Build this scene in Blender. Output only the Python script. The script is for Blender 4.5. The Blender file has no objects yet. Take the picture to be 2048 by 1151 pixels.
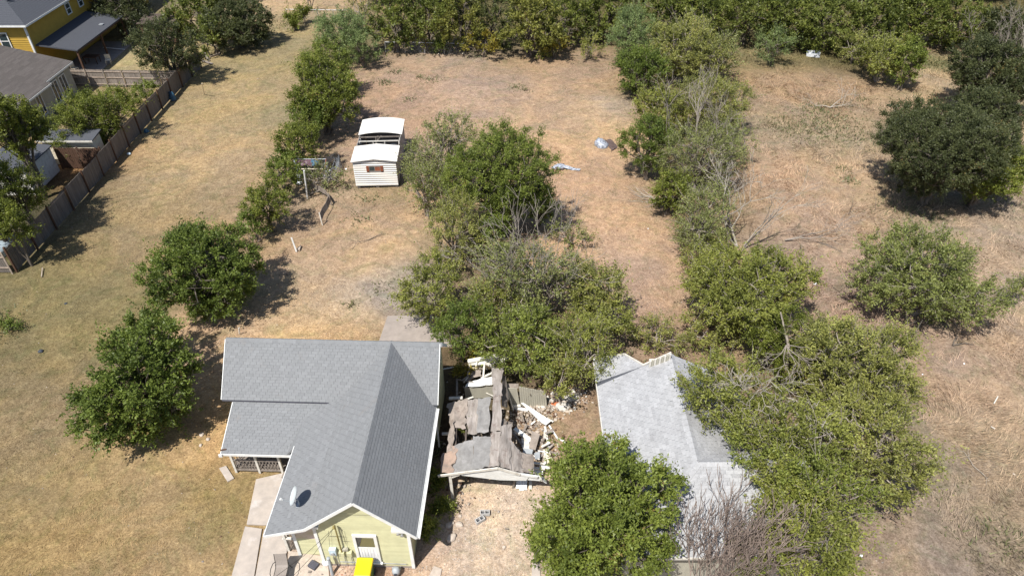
import bpy, math, random
import numpy as np
from math import radians, sin, cos, tan, atan2, sqrt, pi

# ------------------------------------------------------------------ camera, world, sun
scene = bpy.context.scene
FOC, PITCH, CAMH = 1400.0, radians(38.9), 27.0      # focal length in px of a 2048 px wide frame, tilt below horizon, drone height
cam_d = bpy.data.cameras.new('camera')
cam = bpy.data.objects.new('camera', cam_d)
scene.collection.objects.link(cam)
cam_d.sensor_width = 36.0
cam_d.lens = FOC / 2048 * 36.0
cam_d.clip_start = 0.5
cam_d.clip_end = 3000
cam.location = (0, 0, CAMH)
cam.rotation_euler = (pi / 2 - PITCH, 0, 0)
scene.camera = cam
scene.view_settings.view_transform = 'Standard'
scene.view_settings.look = 'None'
scene.view_settings.gamma = 1
scene.view_settings.use_curve_mapping = False
scene.view_settings.exposure = 0.58

SX, SY = 0.34, 0.50                                   # shadow shift per metre of height
elev = atan2(1, sqrt(SX * SX + SY * SY))
world = bpy.data.worlds.new('World')
scene.world = world
world.use_nodes = True
wn = world.node_tree
bg = wn.nodes['Background']
sky = wn.nodes.new('ShaderNodeTexSky')
sky.sky_type = 'NISHITA'
sky.sun_disc = False
sky.sun_elevation = elev
sky.sun_rotation = atan2(-SX, -SY)
wn.links.new(sky.outputs[0], bg.inputs[0])
bg.inputs[1].default_value = 0.085
sun_d = bpy.data.lights.new('sun', 'SUN')
sun_d.energy = 4.6
sun_d.angle = radians(0.5)
sun_d.color = (1.0, 0.955, 0.88)
sun = bpy.data.objects.new('sun', sun_d)
scene.collection.objects.link(sun)
from mathutils import Vector, Matrix, Euler
sun.rotation_euler = Vector((SX, SY, -1)).to_track_quat('-Z', 'Y').to_euler()
sun.location = (-20, -10, 60)

# ------------------------------------------------------------------ survey: photo position + height -> place on the lot
def at(u, v, z=0.0):
    a = (u - 1024.0) / FOC; b = (575.5 - v) / FOC
    dx, dy, dz = a, cos(PITCH) + b * sin(PITCH), -sin(PITCH) + b * cos(PITCH)
    t = (z - CAMH) / dz
    return np.array([dx * t, dy * t, z])
def depth(p):
    return p[1] * cos(PITCH) + (CAMH - p[2]) * sin(PITCH)

# ------------------------------------------------------------------ colour
def lin(c):
    c = c / 255.0
    return c / 12.92 if c <= 0.04045 else ((c + 0.055) / 1.055) ** 2.4
def A(r, g, b, k=1.35):
    return (lin(r) / k, lin(g) / k, lin(b) / k)

# ------------------------------------------------------------------ materials
def new_mat(name):
    m = bpy.data.materials.new(name); m.use_nodes = True
    return m, m.node_tree, m.node_tree.nodes['Principled BSDF']
def col4(c): return (c[0], c[1], c[2], 1)
def mixc(nt, fac, a, b, mode='MIX'):
    n = nt.nodes.new('ShaderNodeMix'); n.data_type = 'RGBA'; n.blend_type = mode
    for s, val in ((0, fac), (6, a), (7, b)):
        if isinstance(val, bpy.types.NodeSocket): nt.links.new(val, n.inputs[s])
        elif s == 0: n.inputs[0].default_value = val
        else: n.inputs[s].default_value = col4(val)
    return n.outputs[2]
def noise(nt, scale, detail=4, rough=.6, coord='Object', stretch=None, dist=0.0):
    tc = nt.nodes.new('ShaderNodeTexCoord'); src = tc.outputs[coord]
    if stretch:
        mp = nt.nodes.new('ShaderNodeMapping'); mp.inputs['Scale'].default_value = stretch
        nt.links.new(src, mp.inputs[0]); src = mp.outputs[0]
    n = nt.nodes.new('ShaderNodeTexNoise')
    n.inputs['Scale'].default_value = scale; n.inputs['Detail'].default_value = detail
    n.inputs['Roughness'].default_value = rough; n.inputs['Distortion'].default_value = dist
    nt.links.new(src, n.inputs['Vector'])
    return n.outputs[0]
def ramp(nt, val, a, b, va=0.0, vb=1.0):
    n = nt.nodes.new('ShaderNodeMapRange')
    n.inputs[1].default_value = a; n.inputs[2].default_value = b
    n.inputs[3].default_value = va; n.inputs[4].default_value = vb
    nt.links.new(val, n.inputs[0]); return n.outputs[0]
def bump(nt, bs, val, strength, dist):
    n = nt.nodes.new('ShaderNodeBump'); n.inputs['Strength'].default_value = strength
    n.inputs['Distance'].default_value = dist
    nt.links.new(val, n.inputs['Height']); nt.links.new(n.outputs[0], bs.inputs['Normal'])
M = {}
def mat(name, a, b=None, scale=3.0, rough=.85, bmp=.3, dist=.01, tint=None, metal=0.0, stretch=None, lo=.35, hi=.65, spec=.3, stain=None, sscale=1.0, slo=.55, shi=.7):
    m, nt, bs = new_mat(name)
    b = b or tuple(x * .75 for x in a)
    nz = noise(nt, scale, 6, .65, stretch=stretch)
    c = mixc(nt, ramp(nt, nz, lo, hi), a, b)
    if stain:
        c = mixc(nt, ramp(nt, noise(nt, sscale, 5, .7), slo, shi), c, stain)
    if tint:
        at_ = nt.nodes.new('ShaderNodeAttribute'); at_.attribute_name = 'tint'
        mul = nt.nodes.new('ShaderNodeMapRange'); mul.inputs[3].default_value = 1 - tint; mul.inputs[4].default_value = 1 + tint
        nt.links.new(at_.outputs['Fac'], mul.inputs[0])
        cb = nt.nodes.new('ShaderNodeCombineXYZ')
        for i in range(3): nt.links.new(mul.outputs[0], cb.inputs[i])
        c = mixc(nt, 1.0, c, cb.outputs[0], 'MULTIPLY')
    nt.links.new(c, bs.inputs['Base Color'])
    bs.inputs['Roughness'].default_value = rough
    bs.inputs['Metallic'].default_value = metal
    bs.inputs['Specular IOR Level'].default_value = spec
    if bmp: bump(nt, bs, nz, bmp, dist)
    M[name] = m
    return m
def leaf_mat(name, dark, light, odd=(.2, .15, .05), trans=.36, oddn=.965):
    m, nt, bs = new_mat(name)
    at_ = nt.nodes.new('ShaderNodeAttribute'); at_.attribute_name = 'tint'
    c = mixc(nt, at_.outputs['Fac'], dark, light)
    gt = nt.nodes.new('ShaderNodeMath'); gt.operation = 'GREATER_THAN'; gt.inputs[1].default_value = oddn
    nt.links.new(at_.outputs['Fac'], gt.inputs[0])
    c = mixc(nt, gt.outputs[0], c, odd)
    nt.links.new(c, bs.inputs['Base Color'])
    bs.inputs['Roughness'].default_value = .5; bs.inputs['Specular IOR Level'].default_value = .35
    tr = nt.nodes.new('ShaderNodeBsdfTranslucent'); nt.links.new(c, tr.inputs[0])
    mx = nt.nodes.new('ShaderNodeMixShader'); mx.inputs[0].default_value = trans
    nt.links.new(bs.outputs[0], mx.inputs[1]); nt.links.new(tr.outputs[0], mx.inputs[2])
    nt.links.new(mx.outputs[0], nt.nodes['Material Output'].inputs[0])
    M[name] = m
leaf_mat('leaf_green', (0.052, 0.080, 0.015), (0.215, 0.275, 0.052))
leaf_mat('leaf_bright', (0.070, 0.100, 0.018), (0.265, 0.315, 0.060))
leaf_mat('leaf_olive', (0.106, 0.124, 0.027), (0.370, 0.390, 0.088))
leaf_mat('leaf_feather', (0.103, 0.146, 0.054), (0.278, 0.348, 0.128))
leaf_mat('leaf_oak', (0.039, 0.051, 0.020), (0.129, 0.144, 0.054))
leaf_mat('leaf_sparse', (0.118, 0.140, 0.044), (0.340, 0.365, 0.125), odd=(.28, .22, .12), oddn=.94)
leaf_mat('leaf_wood', (0.052, 0.072, 0.015), (0.225, 0.255, 0.052))
leaf_mat('leaf_wood_pale', (0.085, 0.096, 0.022), (0.300, 0.300, 0.066))
leaf_mat('leaf_wood_dark', (0.044, 0.059, 0.017), (0.142, 0.159, 0.044))
leaf_mat('leaf_olive_pale', (0.120, 0.135, 0.036), (0.400, 0.405, 0.110), odd=(.32, .24, .10), oddn=.95)
leaf_mat('leaf_olive_green', (0.085, 0.108, 0.024), (0.305, 0.350, 0.072))
leaf_mat('leaf_green_warm', (0.062, 0.082, 0.014), (0.265, 0.300, 0.052), odd=(.28, .22, .07), oddn=.95)
leaf_mat('leaf_sparse_green', (0.110, 0.132, 0.038), (0.320, 0.355, 0.105))
leaf_mat('leaf_yellow', (0.130, 0.125, 0.020), (0.330, 0.270, 0.040))
leaf_mat('leaf_brown', (0.150, 0.100, 0.050), (0.300, 0.220, 0.130), trans=.2)
leaf_mat('straw', (0.170, 0.130, 0.082), (0.520, 0.410, 0.290), odd=(.15, .15, .07), trans=.25, oddn=.93)
leaf_mat('weed', (0.090, 0.105, 0.040), (0.250, 0.240, 0.120), trans=.25)
mat('bark', (.17, .145, .12), (.09, .075, .062), 9, bmp=.5, stretch=(1, 1, .2))
mat('bark_pale', (.33, .29, .25), (.20, .17, .145), 9, bmp=.4, stretch=(1, 1, .2))
mat('bark_white', (.42, .38, .33), (.27, .24, .20), 7, bmp=.4, stretch=(1, 1, .2))
mat('bark_pink', (.30, .235, .20), (.19, .15, .13), 9, bmp=.4)
mat('shingle_dark', (.208, .215, .223), (.185, .191, .198), 9, tint=.075, rough=.95, bmp=.5, dist=.004, spec=.15, stain=(.205, .19, .18), sscale=.9, slo=.6, shi=.85)
mat('shingle_pale', (.37, .375, .388), (.30, .304, .315), 12, tint=.12, rough=.95, bmp=.5, dist=.004, spec=.15, stain=(.25, .25, .26), sscale=.7, slo=.5, shi=.8)
mat('shingle_taupe', (.12, .107, .10), (.09, .08, .076), 12, tint=.14, rough=.95, bmp=.5, dist=.004, spec=.15)
mat('roof_edge', (.16, .165, .17), (.13, .135, .14), 8)
mat('brown_roof', (.10, .075, .065), (.08, .06, .052), 6)
mat('gravel_tan', (.40, .34, .28), (.30, .25, .205), 6, rough=.95)
mat('shingle_grey', (.085, .09, .105), (.065, .07, .082), 10, rough=.95, spec=.15)
mat('white_paint', (.74, .75, .74), (.62, .62, .60), 3, rough=.6, bmp=.1)
mat('white_worn', (.62, .595, .54), (.38, .34, .29), 4, rough=.75, bmp=.3, lo=.5, hi=.75)
mat('siding_yellow', (.54, .53, .33), (.47, .46, .285), 2.5, rough=.7, bmp=.15, tint=.06, stain=(.60, .57, .46), sscale=1.6, slo=.62, shi=.8)
mat('siding_bare', (.62, .50, .46), (.50, .43, .30), 2.2, rough=.85, bmp=.3)
mat('siding_gold', (.44, .28, .045), (.38, .24, .04), 2, rough=.7, bmp=.1)
mat('metal_white', (.70, .675, .63), (.60, .565, .52), 1.5, rough=.45, bmp=.1, lo=.45, hi=.9, stain=(.66, .55, .45), sscale=1.4, slo=.66, shi=.9)
mat('metal_side', (.40, .39, .38), (.28, .27, .26), 2, rough=.6)
mat('rust_red', (.30, .10, .05), (.20, .07, .04), 5, rough=.8)
mat('old_wood', (.27, .235, .205), (.155, .13, .11), 5, stretch=(1, 1, .15), rough=.9, bmp=.4, tint=.15)
mat('fence_wood', (.20, .175, .155), (.13, .112, .098), 4, stretch=(3, 3, .3), rough=.9, tint=.14, bmp=.4)
mat('fence_rail', (.40, .33, .27), (.25, .2, .16), 4, rough=.9)
mat('brown_wood', (.11, .06, .04), (.07, .04, .025), 4, rough=.8)
mat('sheet_brown', (.34, .29, .255), (.22, .19, .165), 3, rough=.9, tint=.1, stain=(.14, .105, .085), sscale=1.7, bmp=.7, dist=.02)
mat('sheet_grey', (.26, .255, .25), (.19, .185, .18), 4, rough=.9, tint=.1, stain=(.34, .33, .33), sscale=1.2, slo=.5, bmp=.4)
mat('sheet_wood', (.36, .325, .30), (.21, .185, .165), 2.2, stretch=(3, .6, 1), rough=.9, tint=.14, stain=(.16, .115, .10), sscale=1.4, bmp=.8, dist=.02)
mat('rust_sheet', (.38, .27, .21), (.27, .215, .18), 2.5, rough=.85, bmp=.5)
mat('panel_beige', (.42, .40, .33), (.34, .325, .27), 3, stretch=(1, 1, .3), rough=.8, stain=(.24, .22, .18), sscale=1.5, slo=.6)
mat('cream', (.72, .66, .52), (.60, .52, .40), 4, rough=.8)
mat('concrete', (.44, .385, .335), (.35, .31, .275), 2.2, rough=.95, stain=(.52, .48, .45), sscale=.8, bmp=.3, dist=.006)
mat('concrete_grey', (.33, .285, .255), (.27, .235, .21), 2.2, rough=.95, bmp=.3, dist=.006, stain=(.24, .21, .19), sscale=.7)
mat('block_grey', (.47, .46, .45), (.36, .35, .34), 14, rough=.95, bmp=.4)
mat('black_metal', (.02, .02, .021), (.035, .033, .03), 6, rough=.4)
mat('dark_rubber', (.03, .03, .032), (.05, .05, .05), 6, rough=.6)
mat('grey_metal', (.36, .39, .41), (.28, .30, .32), 3, rough=.5, bmp=.1)
mat('galvanised', (.50, .52, .54), (.36, .38, .40), 3, rough=.4, metal=.5, bmp=.1)
mat('dish_grey', (.46, .50, .52), (.40, .44, .46), 2, rough=.45, bmp=.05)
mat('lid_yellow', (.70, .52, .008), (.60, .43, .01), 5, rough=.4, bmp=.03, spec=.45)
mat('bin_green', (.11, .20, .06), (.08, .15, .05), 2, rough=.5)
mat('sling', (.30, .265, .235), (.24, .21, .19), 30, rough=.9)
mat('box_dark', (.085, .085, .105), (.06, .06, .075), 6, rough=.6)
mat('box_blue', (.50, .60, .66), (.42, .50, .55), 3, rough=.5)
mat('pipe_ochre', (.30, .25, .09), (.20, .16, .06), 5, rough=.8)
mat('soffit', (.34, .33, .19), (.28, .27, .16), 3)
mat('terracotta', (.50, .16, .06), (.40, .12, .05), 4)
mat('plaster_rubble', (.62, .60, .56), (.40, .37, .32), 6, rough=.9, bmp=.5)
mat('rock_pale', (.50, .43, .36), (.38, .32, .27), 6, rough=.95, bmp=.6)
mat('plastic_white', (.80, .82, .84), (.62, .66, .72), 5, rough=.4, bmp=.3)
mat('tarp_silver', (.42, .46, .54), (.10, .11, .13), 9, rough=.35, bmp=.6, dist=.03, lo=.42, hi=.62)
mat('tarp_brown', (.13, .09, .08), (.08, .058, .052), 5, rough=.7)
mat('tarp_blue', (.03, .12, .20), (.05, .08, .12), 6, rough=.5)
mat('dark_pink', (.12, .065, .085), (.30, .25, .27), 7, rough=.8, lo=.5, hi=.65)
mat('brick_red', (.36, .17, .12), (.25, .11, .08), 5)
mat('charcoal', (.05, .06, .075), (.035, .04, .05), 5, rough=.6)
mat('interior', (.13, .105, .09), (.09, .075, .065), 4)
mat('curtain', (.80, .80, .82), (.62, .62, .66), 4, stretch=(6, 1, .4), rough=.8)
mat('blind', (.52, .47, .36), (.42, .38, .29), 3, stretch=(.3, 1, 12))
m, nt, bs = new_mat('glass_dark')
bs.inputs['Base Color'].default_value = (.03, .045, .05, 1); bs.inputs['Roughness'].default_value = .06
bs.inputs['Specular IOR Level'].default_value = .8; M['glass_dark'] = m

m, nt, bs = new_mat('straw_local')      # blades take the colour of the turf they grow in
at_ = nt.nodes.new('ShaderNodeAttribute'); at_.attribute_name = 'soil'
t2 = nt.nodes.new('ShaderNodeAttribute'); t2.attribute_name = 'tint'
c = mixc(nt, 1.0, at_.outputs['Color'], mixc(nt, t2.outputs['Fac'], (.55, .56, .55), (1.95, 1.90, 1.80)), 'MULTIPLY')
nt.links.new(c, bs.inputs['Base Color']); bs.inputs['Roughness'].default_value = .8; bs.inputs['Specular IOR Level'].default_value = .15
tr = nt.nodes.new('ShaderNodeBsdfTranslucent'); nt.links.new(c, tr.inputs[0])
mx = nt.nodes.new('ShaderNodeMixShader'); mx.inputs[0].default_value = .3
nt.links.new(bs.outputs[0], mx.inputs[1]); nt.links.new(tr.outputs[0], mx.inputs[2]); nt.links.new(mx.outputs[0], nt.nodes['Material Output'].inputs[0])
M['straw_local'] = m

# ------------------------------------------------------------------ mesh helpers
col = scene.collection
def mesh_np(name, V, F, mats, tint=None, mi=None):
    """V (n,3), F (m,k) quads or triangles; tint per face"""
    me = bpy.data.meshes.new(name)
    V = np.asarray(V, dtype=np.float32); F = np.asarray(F, dtype=np.int32)
    k = F.shape[1]
    me.vertices.add(len(V)); me.vertices.foreach_set('co', V.ravel())
    me.loops.add(F.size); me.loops.foreach_set('vertex_index', F.ravel())
    me.polygons.add(len(F)); me.polygons.foreach_set('loop_start', np.arange(0, F.size, k, dtype=np.int32))
    me.update(calc_edges=True)
    if tint is not None:
        a = me.attributes.new('tint', 'FLOAT', 'FACE'); a.data.foreach_set('value', np.asarray(tint, dtype=np.float32))
    for m_ in mats: me.materials.append(M[m_])
    if mi is not None: me.polygons.foreach_set('material_index', np.asarray(mi, dtype=np.int32))
    return me
def link(name, me, parent=None, loc=None):
    o = bpy.data.objects.new(name, me); col.objects.link(o)
    if parent is not None: o.parent = parent
    if loc is not None: o.location = [float(x) for x in loc]
    return o
def tag(o, label=None, cat=None, group=None, kind=None):
    if label: o['label'] = label
    if cat: o['category'] = cat
    if group: o['group'] = group
    if kind: o['kind'] = kind
    return o
def thing(name, label, cat, loc=(0, 0, 0), rz=0.0, group=None):
    o = bpy.data.objects.new(name, None); col.objects.link(o)
    o.empty_display_size = .3
    o.location = [float(x) for x in loc]; o.rotation_euler = (0, 0, rz)
    return tag(o, label, cat, group)
class MB:
    def __init__(s): s.v = []; s.f = []; s.m = []; s.mats = []; s.t = []; s.cur = 0; s.tv = .5
    def mat(s, name):
        if name not in s.mats: s.mats.append(name)
        s.cur = s.mats.index(name); return s
    def face(s, idx): s.f.append(idx); s.m.append(s.cur); s.t.append(s.tv)
    def poly(s, pts):
        n = len(s.v); s.v += [tuple(float(c) for c in p) for p in pts]; s.face(list(range(n, n + len(pts))))
    def hexa(s, p):      # 8 points: bottom ring 0-3, top ring 4-7
        n = len(s.v); s.v += [tuple(float(c) for c in q) for q in p]
        for q in ((3, 2, 1, 0), (4, 5, 6, 7), (0, 1, 5, 4), (1, 2, 6, 5), (2, 3, 7, 6), (3, 0, 4, 7)):
            s.face([n + i for i in q])
        return s
    def box(s, x0, x1, y0, y1, z0, z1):
        return s.hexa([(x0, y0, z0), (x1, y0, z0), (x1, y1, z0), (x0, y1, z0), (x0, y0, z1), (x1, y0, z1), (x1, y1, z1), (x0, y1, z1)])
    def beam(s, a, b, w, h, up=(0, 0, 1)):
        a = Vector([float(c) for c in a]); b = Vector([float(c) for c in b]); d = (b - a).normalized(); up = Vector(up)
        if abs(d.dot(up)) > .98: up = Vector((0, 1, 0))
        sx = d.cross(up).normalized() * w / 2; sy = sx.cross(d).normalized() * h / 2
        return s.hexa([a - sx - sy, a + sx - sy, a + sx + sy, a - sx + sy, b - sx - sy, b + sx - sy, b + sx + sy, b - sx + sy])
    def tube(s, pts, r, n=8, cap=True):
        pts = [Vector([float(c) for c in p]) for p in pts]
        rs = r if isinstance(r, (list, tuple)) else [r] * len(pts)
        base = len(s.v); up = Vector((0, 0, 1))
        for i, p in enumerate(pts):
            d = (pts[min(i + 1, len(pts) - 1)] - pts[max(i - 1, 0)]).normalized()
            u_ = up if abs(d.dot(up)) < .95 else Vector((1, 0, 0))
            x = d.cross(u_).normalized(); y = x.cross(d).normalized()
            for k in range(n):
                a_ = 2 * pi * k / n
                q = p + (x * cos(a_) + y * sin(a_)) * rs[i]; s.v.append(tuple(q))
        for i in range(len(pts) - 1):
            for k in range(n):
                k2 = (k + 1) % n
                s.face([base + i * n + k, base + i * n + k2, base + (i + 1) * n + k2, base + (i + 1) * n + k])
        if cap:
            s.face([base + k for k in range(n)][::-1]); s.face([base + (len(pts) - 1) * n + k for k in range(n)])
        return s
    def prism(s, pts, off):     # polygon extruded along off
        n = len(s.v); k = len(pts); off = Vector([float(c) for c in off])
        P = [Vector([float(c) for c in p]) for p in pts]
        s.v += [tuple(p) for p in P] + [tuple(p + off) for p in P]
        s.face(list(range(n, n + k))[::-1]); s.face([n + k + i for i in range(k)])
        for i in range(k):
            j = (i + 1) % k; s.face([n + i, n + j, n + k + j, n + k + i])
        return s
    def mesh(s, name):
        me = bpy.data.meshes.new(name); me.from_pydata(s.v, [], s.f)
        for m_ in s.mats: me.materials.append(M[m_])
        me.polygons.foreach_set('material_index', s.m)
        a = me.attributes.new('tint', 'FLOAT', 'FACE'); a.data.foreach_set('value', s.t)
        me.update(); return me
    def build(s, name, parent=None, loc=None, smooth=False):
        me = s.mesh(name)
        if smooth: me.polygons.foreach_set('use_smooth', [True] * len(me.polygons))
        return link(name, me, parent, loc)
def bevel(o, w=.01, seg=2):
    md = o.modifiers.new('bevel', 'BEVEL'); md.width = w; md.segments = seg; md.limit_method = 'ANGLE'; return o
def copy_tree(o, parent=None):
    c = o.copy(); col.objects.link(c); c.parent = parent
    for ch in o.children: copy_tree(ch, c)
    return c

# vectorised tubes: P (N,K,3) paths, R (N,K) radii
def tubes_np(P, R, sides):
    N, K, _ = P.shape
    T = np.gradient(P, axis=1); T /= (np.linalg.norm(T, axis=2, keepdims=True) + 1e-9)
    ref = np.zeros_like(T); ref[..., 0] = .31; ref[..., 1] = .52; ref[..., 2] = .795
    X = np.cross(T, ref); X /= (np.linalg.norm(X, axis=2, keepdims=True) + 1e-9)
    Y = np.cross(T, X)
    ang = np.arange(sides) * 2 * pi / sides
    V = P[:, :, None, :] + R[:, :, None, None] * (X[:, :, None, :] * np.cos(ang)[None, None, :, None] + Y[:, :, None, :] * np.sin(ang)[None, None, :, None])
    V = V.reshape(-1, 3)
    n_i = np.arange(N)[:, None, None] * K * sides; k_i = np.arange(K - 1)[None, :, None] * sides; s_i = np.arange(sides)[None, None, :]
    a = n_i + k_i + s_i; b = n_i + k_i + (s_i + 1) % sides
    F = np.stack([a, b, b + sides, a + sides], axis=-1).reshape(-1, 4)
    return V, F
def join_vf(parts):
    Vs, Fs, o = [], [], 0
    for V, F in parts:
        Vs.append(V); Fs.append(F + o); o += len(V)
    return np.concatenate(Vs), np.concatenate(Fs)
def rdir(rng, n):
    d = rng.normal(size=(n, 3)); return d / np.linalg.norm(d, axis=1, keepdims=True)
# ------------------------------------------------------------------ ground: one sheet, soil and dry grass colours, with some painted shade
SOIL_SHADE = [  # photo x, y, sRGB of the ground there, painted shade included, radius in m
 (500,100,150,134,92,7),(450,200,162,140,98,6),(420,300,172,146,106,5),(330,360,165,142,104,4),(300,420,150,130,92,4),(330,500,150,126,88,4),
 (90,600,118,104,62,5),(60,700,122,104,62,5),(210,600,126,112,66,3),(150,680,128,112,66,3),(30,800,140,116,76,4),(90,860,150,124,86,3),(60,950,136,116,70,4),(30,1080,146,120,70,4),
 (100,1050,150,122,72,3),(250,960,170,140,88,3),(350,930,178,144,92,3),(250,1080,164,134,84,3),(380,1080,170,138,86,3),(430,1010,118,104,42,1.6),(400,960,124,104,48,1.5),(430,780,196,158,108,2.2),(440,880,194,155,104,2),
 (560,350,160,135,100,4),(560,440,166,138,102,3),(200,450,150,130,92,3),(600,60,150,136,96,6),(620,8,186,158,122,8),(560,230,150,136,98,3),
 (850,150,176,146,118,6),(780,200,172,140,112,5),(950,185,164,142,128,4),(1030,200,176,148,120,5),(1110,230,178,148,116,5),(1190,240,198,166,122,4),(1220,210,165,152,138,2),(760,290,164,138,118,3),
 (1150,300,188,154,118,5),(1150,400,192,156,122,5),(1190,470,190,156,122,5),(1270,540,182,152,126,4),(1290,610,180,148,122,3),(1130,140,180,148,116,5),(900,110,172,150,132,5),(1180,120,176,146,118,5),
 (700,430,168,140,112,3),(680,480,174,146,112,3),(760,500,196,164,124,3),(640,520,186,154,118,3),(600,560,160,146,128,2),(600,610,194,160,108,2.5),(680,600,170,160,146,2),(760,590,168,156,142,2.5),(820,560,162,154,144,2.2),
 (540,640,204,172,126,2.5),(450,655,190,158,124,2.5),(700,640,194,158,108,2),(400,690,176,148,116,2.5),(640,390,160,140,116,3),(740,400,152,130,92,2),
 (1560,190,166,138,106,5),(1640,200,164,134,104,5),(1600,270,150,136,110,5),(1670,240,146,132,108,5),(1720,230,150,130,104,4),(1560,330,172,142,116,4),(1650,340,178,150,116,5),(1620,420,176,146,120,4),
 (1680,440,170,144,116,4),(1640,520,166,142,120,4),(1690,600,160,134,114,4),(1640,640,160,134,112,3),(1800,440,152,134,106,4),(2000,420,160,142,120,5),(2000,520,166,144,120,5),(1990,640,174,152,126,5),(1860,700,152,126,106,4),
 (1900,780,166,144,120,4),(1960,880,172,150,118,3),(1990,960,164,142,114,3),(1850,960,140,126,108,3),(1820,1080,152,132,116,3),(1900,1060,142,128,112,3),(2000,1080,140,128,108,3),(1760,1120,162,138,116,3),(1780,700,148,126,108,3),
 (1870,120,106,104,66,2.5),(1900,180,172,148,114,4),(1920,90,160,136,108,5),(1500,100,140,126,86,4),
 (960,1080,226,206,180,2.2),(1000,1000,224,202,176,2.2),(900,1000,200,168,140,1.6),(880,1080,190,154,120,1.5),(950,1140,206,186,162,2),(860,1130,196,166,142,1.5),(1040,1140,200,176,150,2),
 (1150,860,172,142,112,2),(1130,820,172,142,112,1.6),(1170,900,172,142,110,2),(880,880,70,58,46,1.6),(880,760,74,62,48,2),(640,1140,202,176,156,1.2),(600,1140,206,186,170,1.0),(760,1145,200,160,132,1.2),  # the dark pair beside the house has its shadow painted into the soil
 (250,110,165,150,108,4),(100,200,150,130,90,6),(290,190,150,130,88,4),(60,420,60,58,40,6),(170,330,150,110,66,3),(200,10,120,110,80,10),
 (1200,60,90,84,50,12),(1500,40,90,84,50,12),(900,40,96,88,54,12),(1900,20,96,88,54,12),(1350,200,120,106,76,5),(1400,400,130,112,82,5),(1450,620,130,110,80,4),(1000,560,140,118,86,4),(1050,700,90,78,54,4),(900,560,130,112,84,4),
 (1500,900,150,126,100,5),(1700,900,130,112,88,5),(1650,1050,130,112,88,4)]
SOIL_SHADE = [(q[0], q[1], q[2] - 1, q[3] + 3, q[4] + 8, q[5]) if q[0] < 480 and q[1] > 540 and q[4] < 100 else q for q in SOIL_SHADE]
sp = np.array([at(s[0], s[1])[:2] for s in SOIL_SHADE]); sc = np.array([[lin(s[2]), lin(s[3]), lin(s[4])] for s in SOIL_SHADE]); sr = np.array([s[5] for s in SOIL_SHADE])
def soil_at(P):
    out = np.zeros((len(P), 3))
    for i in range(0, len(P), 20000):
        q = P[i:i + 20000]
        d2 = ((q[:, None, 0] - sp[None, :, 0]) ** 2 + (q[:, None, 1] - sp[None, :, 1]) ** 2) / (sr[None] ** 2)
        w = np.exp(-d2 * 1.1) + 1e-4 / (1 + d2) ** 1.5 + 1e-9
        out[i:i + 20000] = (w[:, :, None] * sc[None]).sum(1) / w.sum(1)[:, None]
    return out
def vnoise(x, y, s, seed):      # cheap smooth value noise
    r = np.random.default_rng(seed).random((256, 256))
    x = x / s + 1000; y = y / s + 1000
    xi = np.floor(x).astype(int); yi = np.floor(y).astype(int); fx = x - xi; fy = y - yi
    fx = fx * fx * (3 - 2 * fx); fy = fy * fy * (3 - 2 * fy)
    g = lambda a, b: r[a % 256, b % 256]
    return (g(xi, yi) * (1 - fx) + g(xi + 1, yi) * fx) * (1 - fy) + (g(xi, yi + 1) * (1 - fx) + g(xi + 1, yi + 1) * fx) * fy

def gz(x, y):      # the lot is level, with a few centimetres of unevenness
    return (vnoise(x, y, 3.1, 5) - .5) * .09 + (vnoise(x, y, 1.1, 6) - .5) * .04
def flat_mask(x, y):
    m_ = np.ones_like(x)
    for (x0, x1, y0, y1) in ((-14.5, -2.2, 10.5, 30.5), (3, 22, 10, 27)):
        d = np.maximum(np.maximum(x0 - x, x - x1), np.maximum(y0 - y, y - y1))
        m_ *= np.clip(d / 1.0, 0, 1)
    return m_
gx = np.concatenate([[-900, -400, -200, -130], np.arange(-92, 92.1, .5), [130, 200, 400, 900]])
gy = np.concatenate([[-600, -200, -60, -15], np.arange(2, 124.1, .5), [150, 200, 400, 900, 2000]])
GX, GY = np.meshgrid(gx, gy)
fx, fy = GX.ravel(), GY.ravel()
fz = gz(fx, fy) * flat_mask(fx, fy) - .03
nx, ny = len(gx), len(gy)
idx = np.arange(nx * ny).reshape(ny, nx)
GF = np.stack([idx[:-1, :-1], idx[:-1, 1:], idx[1:, 1:], idx[1:, :-1]], -1).reshape(-1, 4)
K_SOIL = 1.0
def turf(P):      # soil colour with its painted shade at places on the lot, as albedo
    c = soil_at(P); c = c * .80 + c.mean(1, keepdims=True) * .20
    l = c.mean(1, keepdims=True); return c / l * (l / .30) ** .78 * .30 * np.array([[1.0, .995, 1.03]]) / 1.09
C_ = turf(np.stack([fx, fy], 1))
far = np.clip((np.hypot(fx, fy) - 125) / 60, 0, 1)[:, None]
C_ = C_ * (1 - far) + np.array([[.30, .24, .15]]) * far
C_ /= K_SOIL
m, nt, bs = new_mat('dry_ground')
at_ = nt.nodes.new('ShaderNodeAttribute'); at_.attribute_name = 'soil'
c = at_.outputs['Color']
n1 = noise(nt, .22, 6, .6, dist=.8); n2 = noise(nt, 1.1, 8, .72, dist=1.5); n3 = noise(nt, 11, 6, .85); n4 = noise(nt, .5, 7, .7, dist=2.0); n5 = noise(nt, 3.4, 8, .8, dist=.8)
def mulc(c, k): return mixc(nt, 1.0, c, k, 'MULTIPLY')
c = mixc(nt, ramp(nt, n1, .40, .62), mulc(c, (.88, .90, .94)), mulc(c, (1.10, 1.07, .99)))
n6 = noise(nt, .9, 8, .75, dist=3.0, stretch=(1, .6, 1))
c = mixc(nt, ramp(nt, n6, .54, .68, 0, .7), c, mulc(c, (1.22, 1.20, 1.08)))           # pale straw patches
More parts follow.
